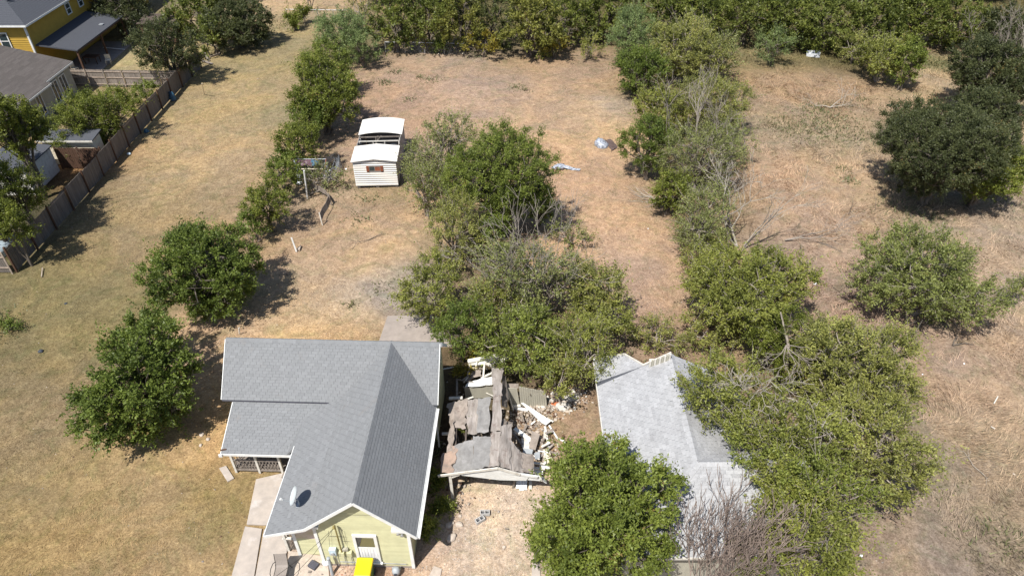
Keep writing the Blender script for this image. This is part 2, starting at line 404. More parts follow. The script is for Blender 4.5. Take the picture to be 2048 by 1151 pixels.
c = mixc(nt, ramp(nt, n6, .30, .44, .6, 0), c, mulc(c, (.78, .76, .78)))              # bare greyish soil
c = mixc(nt, ramp(nt, n4, .48, .62, 0, .8), c, mulc(c, (.73, .82, .74)))            # dull grey-green thin turf
c = mixc(nt, ramp(nt, n2, .40, .64), mulc(c, (.84, .83, .83)), mulc(c, (1.15, 1.15, 1.15)))
c = mixc(nt, ramp(nt, n5, .40, .62), mulc(c, (.82, .80, .78)), mulc(c, (1.14, 1.15, 1.15)))
c = mixc(nt, ramp(nt, n3, .36, .64), mulc(c, (.58, .56, .53)), mulc(c, (1.30, 1.30, 1.28)))  # fine mottling; its dark specks stand in for small clump shadows
nt.links.new(c, bs.inputs['Base Color']); bs.inputs['Roughness'].default_value = 1.0; bs.inputs['Specular IOR Level'].default_value = .08
bump(nt, bs, n3, .9, .05)
M['dry_ground'] = m
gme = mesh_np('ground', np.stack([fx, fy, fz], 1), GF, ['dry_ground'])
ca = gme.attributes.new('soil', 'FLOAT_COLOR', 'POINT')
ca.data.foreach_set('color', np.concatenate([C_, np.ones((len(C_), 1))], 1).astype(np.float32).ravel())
gme.polygons.foreach_set('use_smooth', np.ones(len(gme.polygons), bool))
tag(link('ground', gme), kind='structure')
def ground_z(x, y):
    x = np.asarray(x, float); y = np.asarray(y, float)
    return gz(x, y) * flat_mask(x, y) - .03

# ------------------------------------------------------------------ grass: tufts of dry blades (nobody could count them)
BLOCK = [(-13.3, -3.9, 18.5, 25.6), (-9.6, -3.9, 14.8, 25), (4, 19, 11, 24.3), (-3.9, 2.6, 19.2, 28.5), (-12.2, -8.4, 9, 18.6), (-60, -45, 65, 92), (-60, -40, 53, 63.5)]
def blocked(x, y):
    b_ = np.zeros(len(x), bool)
    for (x0, x1, y0, y1) in BLOCK: b_ |= (x > x0) & (x < x1) & (y > y0) & (y < y1)
    return b_
def grass(name, n, region, hmin, hmax, width, mats, seed, dens=None, blades=4, spread=.10, lean=.6, tint0=.5, tvar=.5, lodd=.96):
    rng = np.random.default_rng(seed)
    y = region[2] + (region[3] - region[2]) * rng.random(n * 3) ** 1.25
    xw = rng.random(n * 3) * 2 - 1
    x = np.where(np.isnan(xw), 0, xw) * np.minimum(y * .93 + 9, 78)
    keep = (x > region[0]) & (x < region[1]) & ~blocked(x, y)
    if dens is not None: keep &= rng.random(len(x)) < dens(x, y)
    x, y = x[keep][:n], y[keep][:n]; n = len(x)
    S = 1 + (y / 60)
    X = np.repeat(x, blades) + rng.normal(size=n * blades) * spread * np.repeat(S, blades); Y = np.repeat(y, blades) + rng.normal(size=n * blades) * spread * np.repeat(S, blades)
    Z = ground_z(X, Y) - .01
    H = (hmin + (hmax - hmin) * rng.random(n * blades)) * np.repeat(.7 + .6 * rng.random(n), blades)
    W = width * np.repeat(S, blades) * (.7 + .6 * rng.random(n * blades)); a = rng.random(n * blades) * 2 * pi
    sw = (vnoise(X, Y, 2.2, seed + 1) * 4 * pi)
    la = sw + rng.normal(size=n * blades) * .6; L = H * lean * (.4 + rng.random(n * blades))
    b0 = np.stack([X - np.cos(a) * W / 2, Y - np.sin(a) * W / 2, Z], 1); b1 = np.stack([X + np.cos(a) * W / 2, Y + np.sin(a) * W / 2, Z], 1)
    t_ = np.stack([X + np.cos(la) * L, Y + np.sin(la) * L, Z + H], 1)
    V = np.stack([b0, b1, t_], 1).reshape(-1, 3); F = np.arange(len(V)).reshape(-1, 3)
    big = vnoise(X, Y, 4.0, seed + 9)
    T = np.clip(tint0 + (big - .5) * .5 + (rng.random(n * blades) - .5) * tvar, 0, .92); T = np.where(rng.random(n * blades) > lodd, .99, T)
    me = mesh_np(name, V, F, mats, T)
    S_ = turf(np.stack([x, y], 1))
    ca = me.attributes.new('soil', 'FLOAT_COLOR', 'FACE'); S_ = np.repeat(S_, blades, 0)
    ca.data.foreach_set('color', np.concatenate([S_, np.ones((len(S_), 1))], 1).astype(np.float32).ravel())
    return tag(link(name, me), kind='stuff')
lot = lambda x, y: np.clip(vnoise(x, y, 2.6, 31) * 1.5 - .25, 0.05, 1)
rightf = lambda x, y: np.clip((vnoise(x, y, 2.2, 33) * .6 + vnoise(x, y, .8, 34) * .5) * 3.0 - 1.1, 0.01, 1)
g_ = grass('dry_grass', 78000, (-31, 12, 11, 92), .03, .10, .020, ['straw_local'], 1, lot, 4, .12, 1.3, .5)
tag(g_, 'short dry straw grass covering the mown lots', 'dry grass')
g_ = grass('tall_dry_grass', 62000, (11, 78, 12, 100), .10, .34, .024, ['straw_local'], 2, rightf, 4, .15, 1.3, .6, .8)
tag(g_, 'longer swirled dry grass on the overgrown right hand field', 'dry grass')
WEEDS = [(1600,260,3.2,.5),(1660,240,3.5,.5),(1690,270,3,.5),(1560,250,2,.35),(1540,110,2.5,.6),(1700,360,.8,.8),(1690,340,.8,.6),(1800,420,2.2,.5),(1850,430,2.2,.5),(2010,400,2,.4),
 (20,660,1.0,.7),(10,640,1.2,.6),(740,395,1.2,.5),(720,440,1.2,.5),(650,370,1.5,.45),(620,360,1.5,.4),(690,380,1,.5),(590,340,1.5,.4),(1030,175,.8,.6),(865,160,.9,.6),(840,155,.7,.6),(770,165,1.2,.4),(790,145,.8,.5),(820,200,.8,.4),
 (1010,60,1,.3),(1870,125,2.4,.7),(1960,1070,1.6,.4),(2030,1090,1,.6),(2000,1060,.9,.4),(1870,960,1.2,.3),(1830,900,1,.25),
 (900,80,2,.4),(960,110,1.5,.5),(640,100,1.6,.4),(575,45,2.5,.5),(1060,290,1.3,.4),(1050,180,.6,.5),(1630,220,2,.4),(1720,200,1.5,.4),(700,610,.5,.4),(770,575,1.2,.4),(870,965,.7,.9),(895,940,.4,.9),(860,1040,.6,.8),(880,900,.8,.6),
 (1190,700,1,.6),(1250,720,1.6,.6),(290,185,1.2,.8),(250,175,1,.6)]
wrng = np.random.default_rng(77); WV = []; WT = []
for (u, v, r, dn) in WEEDS:
    p = at(u, v); n = int(95 * r * r * dn) + 25
    q = p[:2] + wrng.normal(size=(n, 2)) * r * .62
    X, Y = q[:, 0], q[:, 1]; Z = ground_z(X, Y) - .01; s = 1 + p[1] / 70
    H = (.08 + .26 * wrng.random(n)) * np.exp(-((q - p[:2]) ** 2).sum(1) / (r * r * 1.2)) + .04; W = (.02 + .02 * wrng.random(n)) * s; a = wrng.random(n) * 2 * pi; la = wrng.random(n) * 2 * pi; L = H * (.3 + .8 * wrng.random(n))
    V = np.stack([np.stack([X - np.cos(a) * W, Y - np.sin(a) * W, Z + H * .3], 1), np.stack([X + np.cos(a) * W, Y + np.sin(a) * W, Z + H * .2], 1), np.stack([X + np.cos(la) * L, Y + np.sin(la) * L, Z + H], 1)], 1)
    WV.append(V.reshape(-1, 3)); WT.append(np.clip(wrng.random(n) * .9, 0, .9))
WV = np.concatenate(WV)
tag(link('weeds', mesh_np('weeds', WV, np.arange(len(WV)).reshape(-1, 3), ['weed'], np.concatenate(WT))), 'low green weeds scattered over the dry lots', 'weeds', kind='stuff')

# ------------------------------------------------------------------ trees and shrubs
STY = {  # leaf material, bark, leaves per twig, twigs per cluster, leaf size, bare twig share, cluster spacing, lobe strength
 'green':  dict(leaf='leaf_green', bark='bark', per=28, tw=9, ls=.105, bare=.06, sp=.62, lobe=.46, out=.45, tl=.62),
 'bright': dict(leaf='leaf_bright', bark='bark', per=28, tw=9, ls=.105, bare=.10, sp=.62, lobe=.46, out=.42, tl=.62),
 'olive':  dict(leaf='leaf_olive', bark='bark_pale', per=21, tw=9, ls=.10, bare=.40, sp=.66, lobe=.50, out=.38, tl=.75),
 'sparse': dict(leaf='leaf_sparse', bark='bark_pale', per=15, tw=8, ls=.10, bare=.42, sp=.70, lobe=.5, out=.35, tl=.85),
 'feather':dict(leaf='leaf_feather', bark='bark', per=30, tw=9, ls=.105, bare=.05, sp=.64, lobe=.45, out=.5, tl=.75),
 'oak':    dict(leaf='leaf_oak', bark='bark', per=26, tw=9, ls=.105, bare=.05, sp=.62, lobe=.38, out=.5, tl=.6),
 'wood':   dict(leaf='leaf_wood', bark='bark', per=20, tw=8, ls=.155, bare=.10, sp=.82, lobe=.5, out=.45, tl=.8),
 'yellow': dict(leaf='leaf_yellow', bark='bark', per=9, tw=6, ls=.16, bare=.1, sp=.6, lobe=.3, out=.4, tl=.5),
 'brown':  dict(leaf='leaf_brown', bark='bark_pink', per=3, tw=6, ls=.12, bare=1.0, sp=.6, lobe=.3, out=.3, tl=.7),
}
def plant_meshes(rx, ry, rz, cz, style, seed, scale=1.0, lean=(0, 0), stems=3, dens=1.0):
    s = dict(STY[style]); rng = np.random.default_rng(seed)
    sp_ = s['sp'] * scale
    # crown volume: an ellipsoid with bulges and dents
    nb = int(8 + 2.2 * rx); bd = rdir(rng, nb); bd[:, 2] = np.abs(bd[:, 2]) * np.where(rng.random(nb) < .72, 1, -.7)
    bd *= (.42 + .40 * rng.random((nb, 1))); br = (.26 + .24 * rng.random(nb)) * (1.25 - .35 * np.linalg.norm(bd, axis=1))
    bd[0] = (0, 0, -.1); br[0] = .55; bd[1] = (0, 0, .35); br[1] = .45
    cand = rdir(rng, 9000); wj = br ** 2 / (br ** 2).sum(); bi = rng.choice(nb, 9000, p=wj)
    rad = s['out'] + (1 - s['out']) * rng.random(9000) ** .6
    cand = bd[bi] + cand * (rad * br[bi])[:, None] * (1 + rng.normal(size=(9000, 1)) * .08)
    C = cand * np.array([rx, ry, rz]) * 1.0
    q_ = C / (1.0 + .12 * rx); f_ = rng.random(6) * 6.28      # openings between the limbs
    hole = np.sin(q_[:, 0] * 2.9 + f_[0] + 1.2 * np.sin(q_[:, 2] * 2 + f_[3])) * np.sin(q_[:, 1] * 2.7 + f_[1] + np.sin(q_[:, 0] * 1.7 + f_[4])) * np.sin(q_[:, 2] * 3.1 + f_[2]) + rng.normal(size=len(C)) * .05
    if rx > 1.0: C = C[hole < .30]
    keep = []; cell = {}; g = sp_
    for i, p in enumerate(C[:4200]):
        k = (int(p[0] // g), int(p[1] // g), int(p[2] // g)); ok = True
        for a in (-1, 0, 1):
            for b in (-1, 0, 1):
                for c_ in (-1, 0, 1):
                    for j in cell.get((k[0] + a, k[1] + b, k[2] + c_), ()):
                        d = C[j] - p
                        if d[0] * d[0] + d[1] * d[1] + d[2] * d[2] < g * g * .8: ok = False; break
                    if not ok: break
                if not ok: break
            if not ok: break
        if ok: keep.append(i); cell.setdefault(k, []).append(i)
        if len(keep) > 520: break
    C = C[keep]; C[:, 2] += cz
    C = C[C[:, 2] > .25]
    if len(C) < 6: C = np.concatenate([C, rdir(rng, 6) * [rx * .4, ry * .4, rz * .3] + [0, 0, cz]])
    C[:, 0] += lean[0] * C[:, 2] / max(cz, .5); C[:, 1] += lean[1] * C[:, 2] / max(cz, .5)
    n = len(C); ctr = np.array([lean[0], lean[1], cz])
    # twigs
    tw = s['tw']; out = (C - ctr * [1, 1, .8]); out /= (np.linalg.norm(out, axis=1, keepdims=True) + 1e-6)
    D = out[:, None] * .75 + rdir(rng, n * tw).reshape(n, tw, 3) * .85 + np.array([0, 0, .30])
    D /= np.linalg.norm(D, axis=2, keepdims=True)
    L = s['tl'] * scale * (.45 + .9 * rng.random((n, tw)) ** 1.4) * np.where(rng.random((n, tw)) < .07, 1.7, 1.0)
    per = max(2, int(round(s['per'] * dens)))
    t_ = (np.arange(per)[None, None] + rng.random((n, tw, per))) / per * .95 + .05
    base = C[:, None, None] + D[:, :, None] * (L[:, :, None] * t_)[..., None]
    base = base + rng.normal(size=base.shape) * .07 * scale
    base = base.reshape(-1, 3); m_ = len(base)
    ld = np.repeat(D.reshape(-1, 3), per, 0) * .7 + rdir(rng, m_) * .8; ld /= np.linalg.norm(ld, axis=1, keepdims=True)
    nr = rdir(rng, m_) + np.array([0, 0, .8]); sd = np.cross(ld, nr); sd /= (np.linalg.norm(sd, axis=1, keepdims=True) + 1e-6)
    ls = s['ls'] * (.82 + .4 * rng.random()) * scale * (.65 + .7 * rng.random(m_))[:, None]
    wid = .40 if style == 'feather' else .62
    V = np.stack([base + sd * ls * wid * .55, base + ld * ls, base - sd * ls * wid * .55], 1).reshape(-1, 3)
    F = np.arange(len(V)).reshape(-1, 3)
    ct = rng.random(n); T = np.repeat(ct, tw * per) * .45 + rng.random(m_) * .55; lf = .5 + .5 * np.sin(base[:, 0] * 1.3 + seed) * np.sin(base[:, 1] * 1.1 + base[:, 2] * .9 + seed * 2); T = np.clip(T + (lf - .5) * .22, 0, 1)
    crown = (V, F, T)
    # wood: stems, limbs, branches to each cluster
    nl = max(3, min(9, n // 22 + 3)); 
    li = [int(rng.integers(n))]; dd = ((C - C[li[0]]) ** 2).sum(1)
    for _ in range(nl - 1):
        j = int(dd.argmax()); li.append(j); dd = np.minimum(dd, ((C - C[j]) ** 2).sum(1))
    own = ((C[:, None] - C[li][None]) ** 2).sum(2).argmin(1)
    h0 = max(.25, min(cz - rz * .55, cz * .6)); parts = []
    r0 = .035 * (rx + rz) * (1.0 if stems == 1 else .75)
    base_pts = np.array([[0, 0, -.1]]) + np.concatenate([rng.normal(size=(stems, 2)) * .12 * (stems > 1), np.zeros((stems, 1))], 1)
    LP = []; LR = []
    for k in range(nl):
        cl = C[own == k]
        e = cl.mean(0) * .85 + ctr * .15 if len(cl) else ctr
        b0 = base_pts[k % stems]; f = np.array([lean[0] * .4, lean[1] * .4, h0]) * [1, 1, 1] + (e - ctr) * [.18, .18, 0] * (1 if stems > 1 else .1)
        ts = np.linspace(0, 1, 7)[:, None]; p = (1 - ts) ** 2 * b0 + 2 * ts * (1 - ts) * f + ts ** 2 * e
        p[1:-1] += rng.normal(size=(5, 3)) * .05 * rx * np.array([1, 1, .5]); LP.append(p); LR.append(r0 * np.linspace(1, .28, 7))
    LP = np.array(LP); LR = np.array(LR); parts.append(tubes_np(LP, LR, 6))
    ti = rng.integers(3, 7, n); S0 = LP[own, ti]; mid = (S0 + C) / 2 + rng.normal(size=(n, 3)) * .10 * rx * [1, 1, .4] - np.array([0, 0, .05])
    BP = np.stack([S0, (S0 + mid) / 2 * 1.0, mid, (mid + C) / 2 + rng.normal(size=(n, 3)) * .03, C], 1)
    BR = np.linspace(.034, .014, 5)[None] * scale * (1 + .12 * rx) * np.ones((n, 1)); parts.append(tubes_np(BP, BR, 4))
    sel = rng.random((n, tw)) < s['bare']
    if sel.any():
        ii = np.argwhere(sel); st = C[ii[:, 0]]; d = D[ii[:, 0], ii[:, 1]]; l = (L[ii[:, 0], ii[:, 1]] * 1.15)[:, None]
        TP = np.stack([st, st + d * l * .5 + rng.normal(size=st.shape) * .05, st + d * l + rng.normal(size=st.shape) * .10 + np.array([0, 0, .05])], 1)
        parts.append(tubes_np(TP, np.array([[.014, .010, .005]]) * scale * np.ones((len(TP), 1)), 3))
    return crown, join_vf(parts), s
ALLT = []
def plant(u, v, hw, hh, style, label, cat='tree', name=None, clear=.35, seed=None, stems=3, lean=(0, 0), dens=1.0, scale=None, group=None, hc=None):
    seed = seed if seed is not None else int(u * 7 + v * 13)
    h = hc or 2.0
    for _ in range(6):
        p = at(u, v, h); Z = depth(p); ph = PITCH + math.atan((v - 575.5) / FOC)
        rx = hw * Z / FOC; rv = hh * Z / FOC
        rz = sqrt(max(rv * rv - (rx * sin(ph)) ** 2, 0)) / cos(ph) if rv > rx * sin(ph) else 0
        rz = min(max(rz, .55 * rx), 1.5 * rx)
        if hc: rz = min(rz, hc - .1); break
        h = clear + rz * .95
    rx *= .93; rz *= .93
    ry = rx * 1.0
    if rz <= .56 * rx: ry = min(rx, max(.6 * rx, sqrt(max(rv * rv - (rz * cos(ph)) ** 2, .1)) / sin(ph)))
    scl = scale or (1.0 if p[1] < 45 else 1.0 + (p[1] - 45) / 70)
    cr, wd, s = plant_meshes(rx, ry, rz, p[2], style, seed, scl, lean, stems, dens)
    nm = name or ('shrub' if cat in ('shrub', 'bush') else 'tree')
    z0 = float(ground_z(p[0], p[1]))
    t = thing(nm, label, cat, (p[0], p[1], z0), 0, group)
    lm = s['leaf']; hv = int(seed * 2654435761 % 97)
    lm = {'leaf_olive': ('leaf_olive', 'leaf_olive_pale', 'leaf_olive_green', 'leaf_olive')[hv % 4], 'leaf_green': ('leaf_green', 'leaf_green_warm')[hv % 2], 'leaf_sparse': ('leaf_sparse', 'leaf_sparse_green')[hv % 2]}.get(lm, lm)
    if lm == 'leaf_wood': lm = ('leaf_wood', 'leaf_wood_pale', 'leaf_wood_dark', 'leaf_wood_pale', 'leaf_green')[int(u) % 5]
    link('crown' if nm != 'shrub' else 'foliage', mesh_np('crown', cr[0], cr[1], [lm], cr[2]), t)
    link('trunk' if nm != 'shrub' else 'branches', mesh_np('trunk', wd[0], wd[1], [s['bark']]), t)
    ALLT.append(len(cr[1]) + len(wd[1]) * 2)
    return t

# -- left lot
plant(284, 764, 122, 114, 'green', 'rounded dark green tree alone on the lawn left of the grey-roofed house', clear=.5, stems=2)
plant(412, 537, 122, 112, 'green', 'dense round green tree standing between the lawn and the bare yard behind the house', clear=.3, stems=4)
plant(306, 664, 40, 46, 'green', 'thin green sprig of a tree rising behind the rounded lawn tree', 'sapling', clear=1.0, stems=1, seed=5)
# -- hedge line between the left lawn and the shed lot
HG = 'shrubs along the hedge line beside the shed'
plant(532, 412, 42, 50, 'green', 'dark green hedge shrub nearest the house, left of the bent fence strip', 'shrub', group=HG)
plant(508, 448, 28, 30, 'green', 'small low shrub at the near foot of the hedge line', 'shrub', group=HG)
plant(598, 288, 44, 52, 'green', 'compact green shrub just above the metal frame with tarps', 'shrub', group=HG)
plant(642, 195, 74, 72, 'green', 'big dark shrub in the middle of the hedge line, left of the white shed roof', 'shrub', group=HG)
plant(650, 138, 56, 54, 'bright', 'shrub with upright sprays between the big dark shrub and the feathery tree', 'shrub', group=HG)
plant(684, 72, 52, 48, 'feather', 'feathery pale green tree at the far end of the hedge line', group=HG)
plant(722, 98, 36, 34, 'feather', 'feathery green tree next to the end of the wire fence', group=HG)
plant(722, 20, 30, 36, 'olive', 'narrow olive tree behind the feathery trees of the hedge line', group=HG)
plant(560, 362, 34, 38, 'bright', 'bright green hedge shrub left of the hanging tarp strip', 'shrub', group=HG)
plant(612, 245, 42, 44, 'green', 'dark green shrub between the compact shrub and the big dark shrub of the hedge line', 'shrub', group=HG)
plant(575, 325, 26, 30, 'green', 'small hedge shrub behind the left end of the pipe frame', 'shrub', group=HG)
# -- centre clump
plant(880, 300, 76, 74, 'sparse', 'sparse pale-leaved tree with grey twigs beside the white shed', clear=.8)
plant(850, 375, 46, 50, 'sparse', 'thin leaning sparse tree at the near corner of the white shed', clear=.6, dens=1.2)
plant(1010, 348, 106, 122, 'bright', 'large dense bright green tree right of the white shed', clear=.6, stems=4)
plant(1080, 400, 42, 50, 'green', 'small dark green tree on the right flank of the large bright tree', clear=.3)
plant(905, 465, 62, 62, 'olive', 'olive green tree below the large bright tree, at the edge of the bare yard', clear=.6, dens=1.3)
plant(868, 585, 66, 62, 'olive', 'olive tree reaching over the yard behind the grey roof', clear=.9, dens=1.2)
plant(985, 470, 40, 46, 'green', 'dark shaded shrub beneath the large bright tree', 'shrub')
plant(1065, 555, 112, 90, 'sparse', 'wide sparse tree with a haze of bare grey twigs in the middle of the picture', clear=1.2, stems=2)
plant(1195, 585, 62, 64, 'olive', 'olive tree at the right end of the central clump, above bare ground', clear=.8, dens=1.3)
plant(925, 660, 60, 64, 'green', 'dark green tree crowding the right corner of the grey roof', clear=.8)
plant(1050, 680, 84, 72, 'olive', 'broad olive tree overhanging the collapsed garage', clear=1.2, dens=1.4, stems=2)
plant(1168, 700, 78, 78, 'olive', 'olive tree hanging over the left edge of the pale grey roof', clear=1.2, dens=1.3)
plant(928, 742, 20, 30, 'yellow', 'narrow yellow-green vine shrub between grey roof and collapsed garage', 'shrub', clear=.1)
plant(1140, 468, 46, 24, 'sparse', 'low sparse shrub on bare ground right of the dense bright tree', 'shrub', clear=.05)
plant(1310, 672, 54, 36, 'olive', 'low olive shrub behind the pale grey roof', 'shrub', clear=.05, dens=1.1)
plant(1115, 760, 44, 40, 'olive', 'leafy olive branch mass over the standing beige wall panels', 'shrub', clear=.9, dens=1.2)
plant(1205, 640, 60, 54, 'olive', 'olive tree between the central clump and the low shrub', clear=.6, dens=1.2)
plant(980, 610, 60, 56, 'olive', 'olive tree in the heart of the central clump', clear=.8, dens=1.2)
# -- right hedge row
plant(1272, 78, 54, 54, 'feather', 'feathery grey-green tree at the top of the middle tree row', clear=.4)
plant(1370, 105, 80, 58, 'olive', 'broad olive tree at the top right of the middle tree row', clear=.4, dens=1.2)
plant(1440, 120, 40, 44, 'sparse', 'sparse grey-twigged tree on the right edge of the middle tree row', clear=.4)
plant(1285, 150, 54, 48, 'green', 'dark green shrub jutting left from the middle tree row near its top', 'shrub')
plant(1425, 215, 80, 66, 'olive', 'bright olive tree on the right side of the middle tree row', clear=.5, dens=1.4)
plant(1320, 225, 50, 50, 'olive', 'olive shrub on the left side of the middle tree row', 'shrub', dens=1.2)
plant(1298, 290, 50, 68, 'green', 'dark green shrub right of the silver tarp bundle', 'shrub', dens=1.2)
plant(1395, 310, 84, 70, 'sparse', 'tangle of grey twigs and sparse leaves in the middle tree row', clear=.6, dens=1.3)
plant(1340, 385, 46, 44, 'green', 'green shrub at the fallen pale branches', 'shrub')
plant(1470, 290, 44, 44, 'sparse', 'sparse shrub on the field side of the middle tree row', 'shrub')
plant(1400, 440, 66, 64, 'sparse', 'sparse twiggy shrub under the leaning dead trees', 'shrub', dens=1.6)
plant(1420, 510, 56, 40, 'olive', 'olive shrub at the foot of the leaning dead trees', 'shrub', dens=1.1)
# -- right cluster by the pale roof
plant(1500, 578, 134, 100, 'olive', 'wide olive tree above the pale grey roof, left of the thorny round shrub', clear=1.2, stems=2, dens=1.4)
plant(1446, 772, 108, 74, 'olive', 'olive tree overhanging the upper right of the pale grey roof', clear=3.6, dens=1.1)
plant(1580, 690, 84, 76, 'green', 'darker green tree behind the broken white trunk', clear=1.0)
plant(1715, 745, 130, 116, 'olive', 'big olive tree at the right edge of the tree cluster, beside the dry field', clear=1.0, dens=1.4, stems=4)
plant(1568, 872, 118, 88, 'olive', 'low rounded olive tree over the right end of the pale grey roof', clear=3.6, dens=1.5)
plant(1755, 900, 104, 96, 'olive', 'olive tree on the outer right of the cluster, halfway down', clear=1.4, dens=1.3)
plant(1612, 1075, 128, 112, 'olive', 'large olive tree in the bottom right corner of the pale roof', clear=3.0, dens=1.5, stems=4)
plant(1628, 958, 100, 76, 'olive', 'olive tree filling the gap between the roof and the outer trees', clear=3.4, dens=1.3)
plant(1206, 1016, 154, 164, 'bright', 'large bright green tree in the foreground between gravel drive and pale roof', clear=1.0, stems=2, dens=1.1)
plant(1085, 1072, 44, 40, 'bright', 'low bright branch mass reaching over the gravel drive', 'shrub', clear=.4)
plant(1535, 1120, 62, 52, 'olive', 'low olive tree at the bottom edge between the leafless shrubs and the large corner tree', clear=2.6, dens=1.2)
plant(1505, 905, 50, 40, 'olive', 'olive branch mass over the ridge end of the pale grey roof', 'tree', clear=4.0, dens=1.2)
plant(1490, 850, 62, 48, 'olive', 'small olive canopy over the valley of the pale grey roof', clear=4.2, dens=1.2)
plant(1412, 662, 56, 42, 'olive', 'olive shrub in the gap behind the pale grey roof, left of the broken trunk', 'shrub', clear=.2, dens=1.1)
# -- right field
plant(1880, 310, 140, 118, 'oak', 'huge dark evergreen tree standing in the right hand field', clear=.2, stems=3, dens=1.25)
plant(1968, 350, 72, 74, 'green', 'dark green tree pressed against the right side of the huge evergreen', clear=.2)
plant(1990, 150, 84, 74, 'oak', 'dark grey-twigged tree at the right edge, behind the huge evergreen', clear=.5, dens=1.6)
plant(2010, 70, 60, 50, 'oak', 'dark tree at the upper right edge behind the grey-twigged tree', clear=.4)
plant(1856, 560, 140, 108, 'sparse', 'round thorny shrub with sparse olive leaves alone in the right hand field', 'shrub', clear=.1, stems=6, dens=1.9)
plant(1815, 130, 34, 46, 'bright', 'bright green shrub jutting from the wood into the right hand field', 'shrub')
plant(1765, 120, 50, 40, 'olive', 'olive shrub left of the bright shrub at the edge of the right hand field', 'shrub', dens=1.2)
plant(1712, 95, 36, 28, 'olive', 'small olive shrub beside the dumped white box', 'shrub')
plant(1550, 92, 36, 34, 'feather', 'small light green shrub at the far edge of the right hand field', 'shrub')
plant(2035, 575, 30, 30, 'sparse', 'pale thorny shrub cut by the right edge of the picture', 'shrub')
plant(1820, 245, 60, 44, 'oak', 'looser upper left part of the evergreens in the right hand field', clear=.8)
plant(1975, 235, 70, 60, 'oak', 'dark tree between the huge evergreen and the grey-twigged tree', clear=.8)
# -- top left gardens
plant(335, 98, 66, 56, 'oak', 'dark round tree over the corner of the board fences', clear=1.0, seed=3)
plant(190, 236, 96, 64, 'green', 'crape myrtle shrub inside the board fence beside the taupe roof', 'shrub', clear=.15, seed=9, dens=1.2)
plant(28, 262, 66, 70, 'green', 'tall dark tree at the left edge above the small white outbuilding', clear=3.0, stems=1, dens=1.2)
plant(30, 375, 56, 58, 'green', 'tall tree at the left edge, middle of the three behind the board fence', clear=2.4, stems=1, dens=1.2)
plant(18, 445, 46, 44, 'green', 'smallest tree at the left edge, nearest of the three behind the board fence', clear=2.0, stems=1, dens=1.2)
plant(-75, 330, 90, 90, 'green', 'tree just outside the left edge whose shadow falls over the lawn', clear=3.6, stems=1)
plant(288, 182, 26, 16, 'bright', 'low leafy shrub in the corner where the two board fences meet', 'shrub')
plant(395, 30, 58, 44, 'wood', 'dark tree behind the brown shed roof at the top', clear=.2, seed=11, dens=1.4)
plant(478, 48, 60, 48, 'oak', 'dark tree at the far corner of the left lawn', clear=.1, seed=12, dens=1.3)
plant(425, 72, 46, 38, 'wood', 'olive tree between the round dark tree and the far corner tree', clear=.1, seed=13, dens=1.3)
plant(232, 6, 84, 46, 'oak', 'dark tree behind the yellow house porch roof', clear=1.0, seed=14)
plant(586, 42, 13, 12, 'green', 'tiny green shrub by the far lawn fence', 'shrub', seed=15)
plant(608, 28, 10, 22, 'green', 'slender green sapling by the far lawn fence', 'sapling', seed=16)
# -- wood along the top: front row
plant(790, 50, 52, 55, 'wood', 'first tree of the wood edge, behind the left end of the wire fence', clear=.1, dens=1.15)
plant(855, 48, 54, 55, 'wood', 'tree of the wood edge above the middle of the wire fence', clear=.1, dens=1.15)
plant(918, 46, 52, 55, 'wood', 'tree of the wood edge above the right end of the wire fence', clear=.1, dens=1.15)
plant(968, 86, 36, 24, 'yellow', 'yellowing shrub at the foot of the wood edge, right of the wire fence', 'shrub')
plant(992, 40, 54, 53, 'wood', 'tree of the wood edge directly behind the yellowing shrub', clear=.1, dens=1.15)
plant(1058, 58, 54, 57, 'wood', 'tree of the wood edge between the yellowing shrub and the olive bush', clear=.1, dens=1.15)
plant(1112, 88, 26, 24, 'yellow', 'small yellow-olive bush at the foot of the wood edge, left of the feathery tree', 'shrub')
plant(1130, 40, 56, 53, 'wood', 'tree of the wood edge behind the small yellow-olive bush', clear=.1, dens=1.15)
plant(1178, 92, 24, 20, 'olive', 'low shrub under the wood edge beside the feathery grey-green tree', 'shrub')
plant(1205, 30, 56, 51, 'wood', 'tree of the wood edge left of the feathery grey-green tree', clear=.1, dens=1.15)
plant(1340, 26, 60, 49, 'wood', 'tree of the wood edge behind the top of the middle tree row', clear=.1, dens=1.15)
plant(1420, 32, 58, 49, 'wood', 'tree of the wood edge behind the grey-twigged tree of the middle row', clear=.1, dens=1.15)
plant(1495, 36, 58, 53, 'wood', 'tree of the wood edge left of the small light green shrub', clear=.1, dens=1.15)
plant(1570, 40, 58, 51, 'wood', 'tree of the wood edge right above the small light green shrub', clear=.1, dens=1.15)
plant(1655, 46, 62, 53, 'wood', 'tree of the wood edge behind the dumped white box', clear=.1, dens=1.15)
plant(1735, 50, 60, 53, 'wood', 'tree of the wood edge behind the two field-edge shrubs', clear=.1, dens=1.15)
plant(1825, 40, 62, 53, 'wood', 'tree of the wood edge behind the green hollow in the field', clear=.1, dens=1.15)
plant(1905, 45, 62, 53, 'wood', 'tree of the wood edge left of the dark upper right tree', clear=.1, dens=1.15)
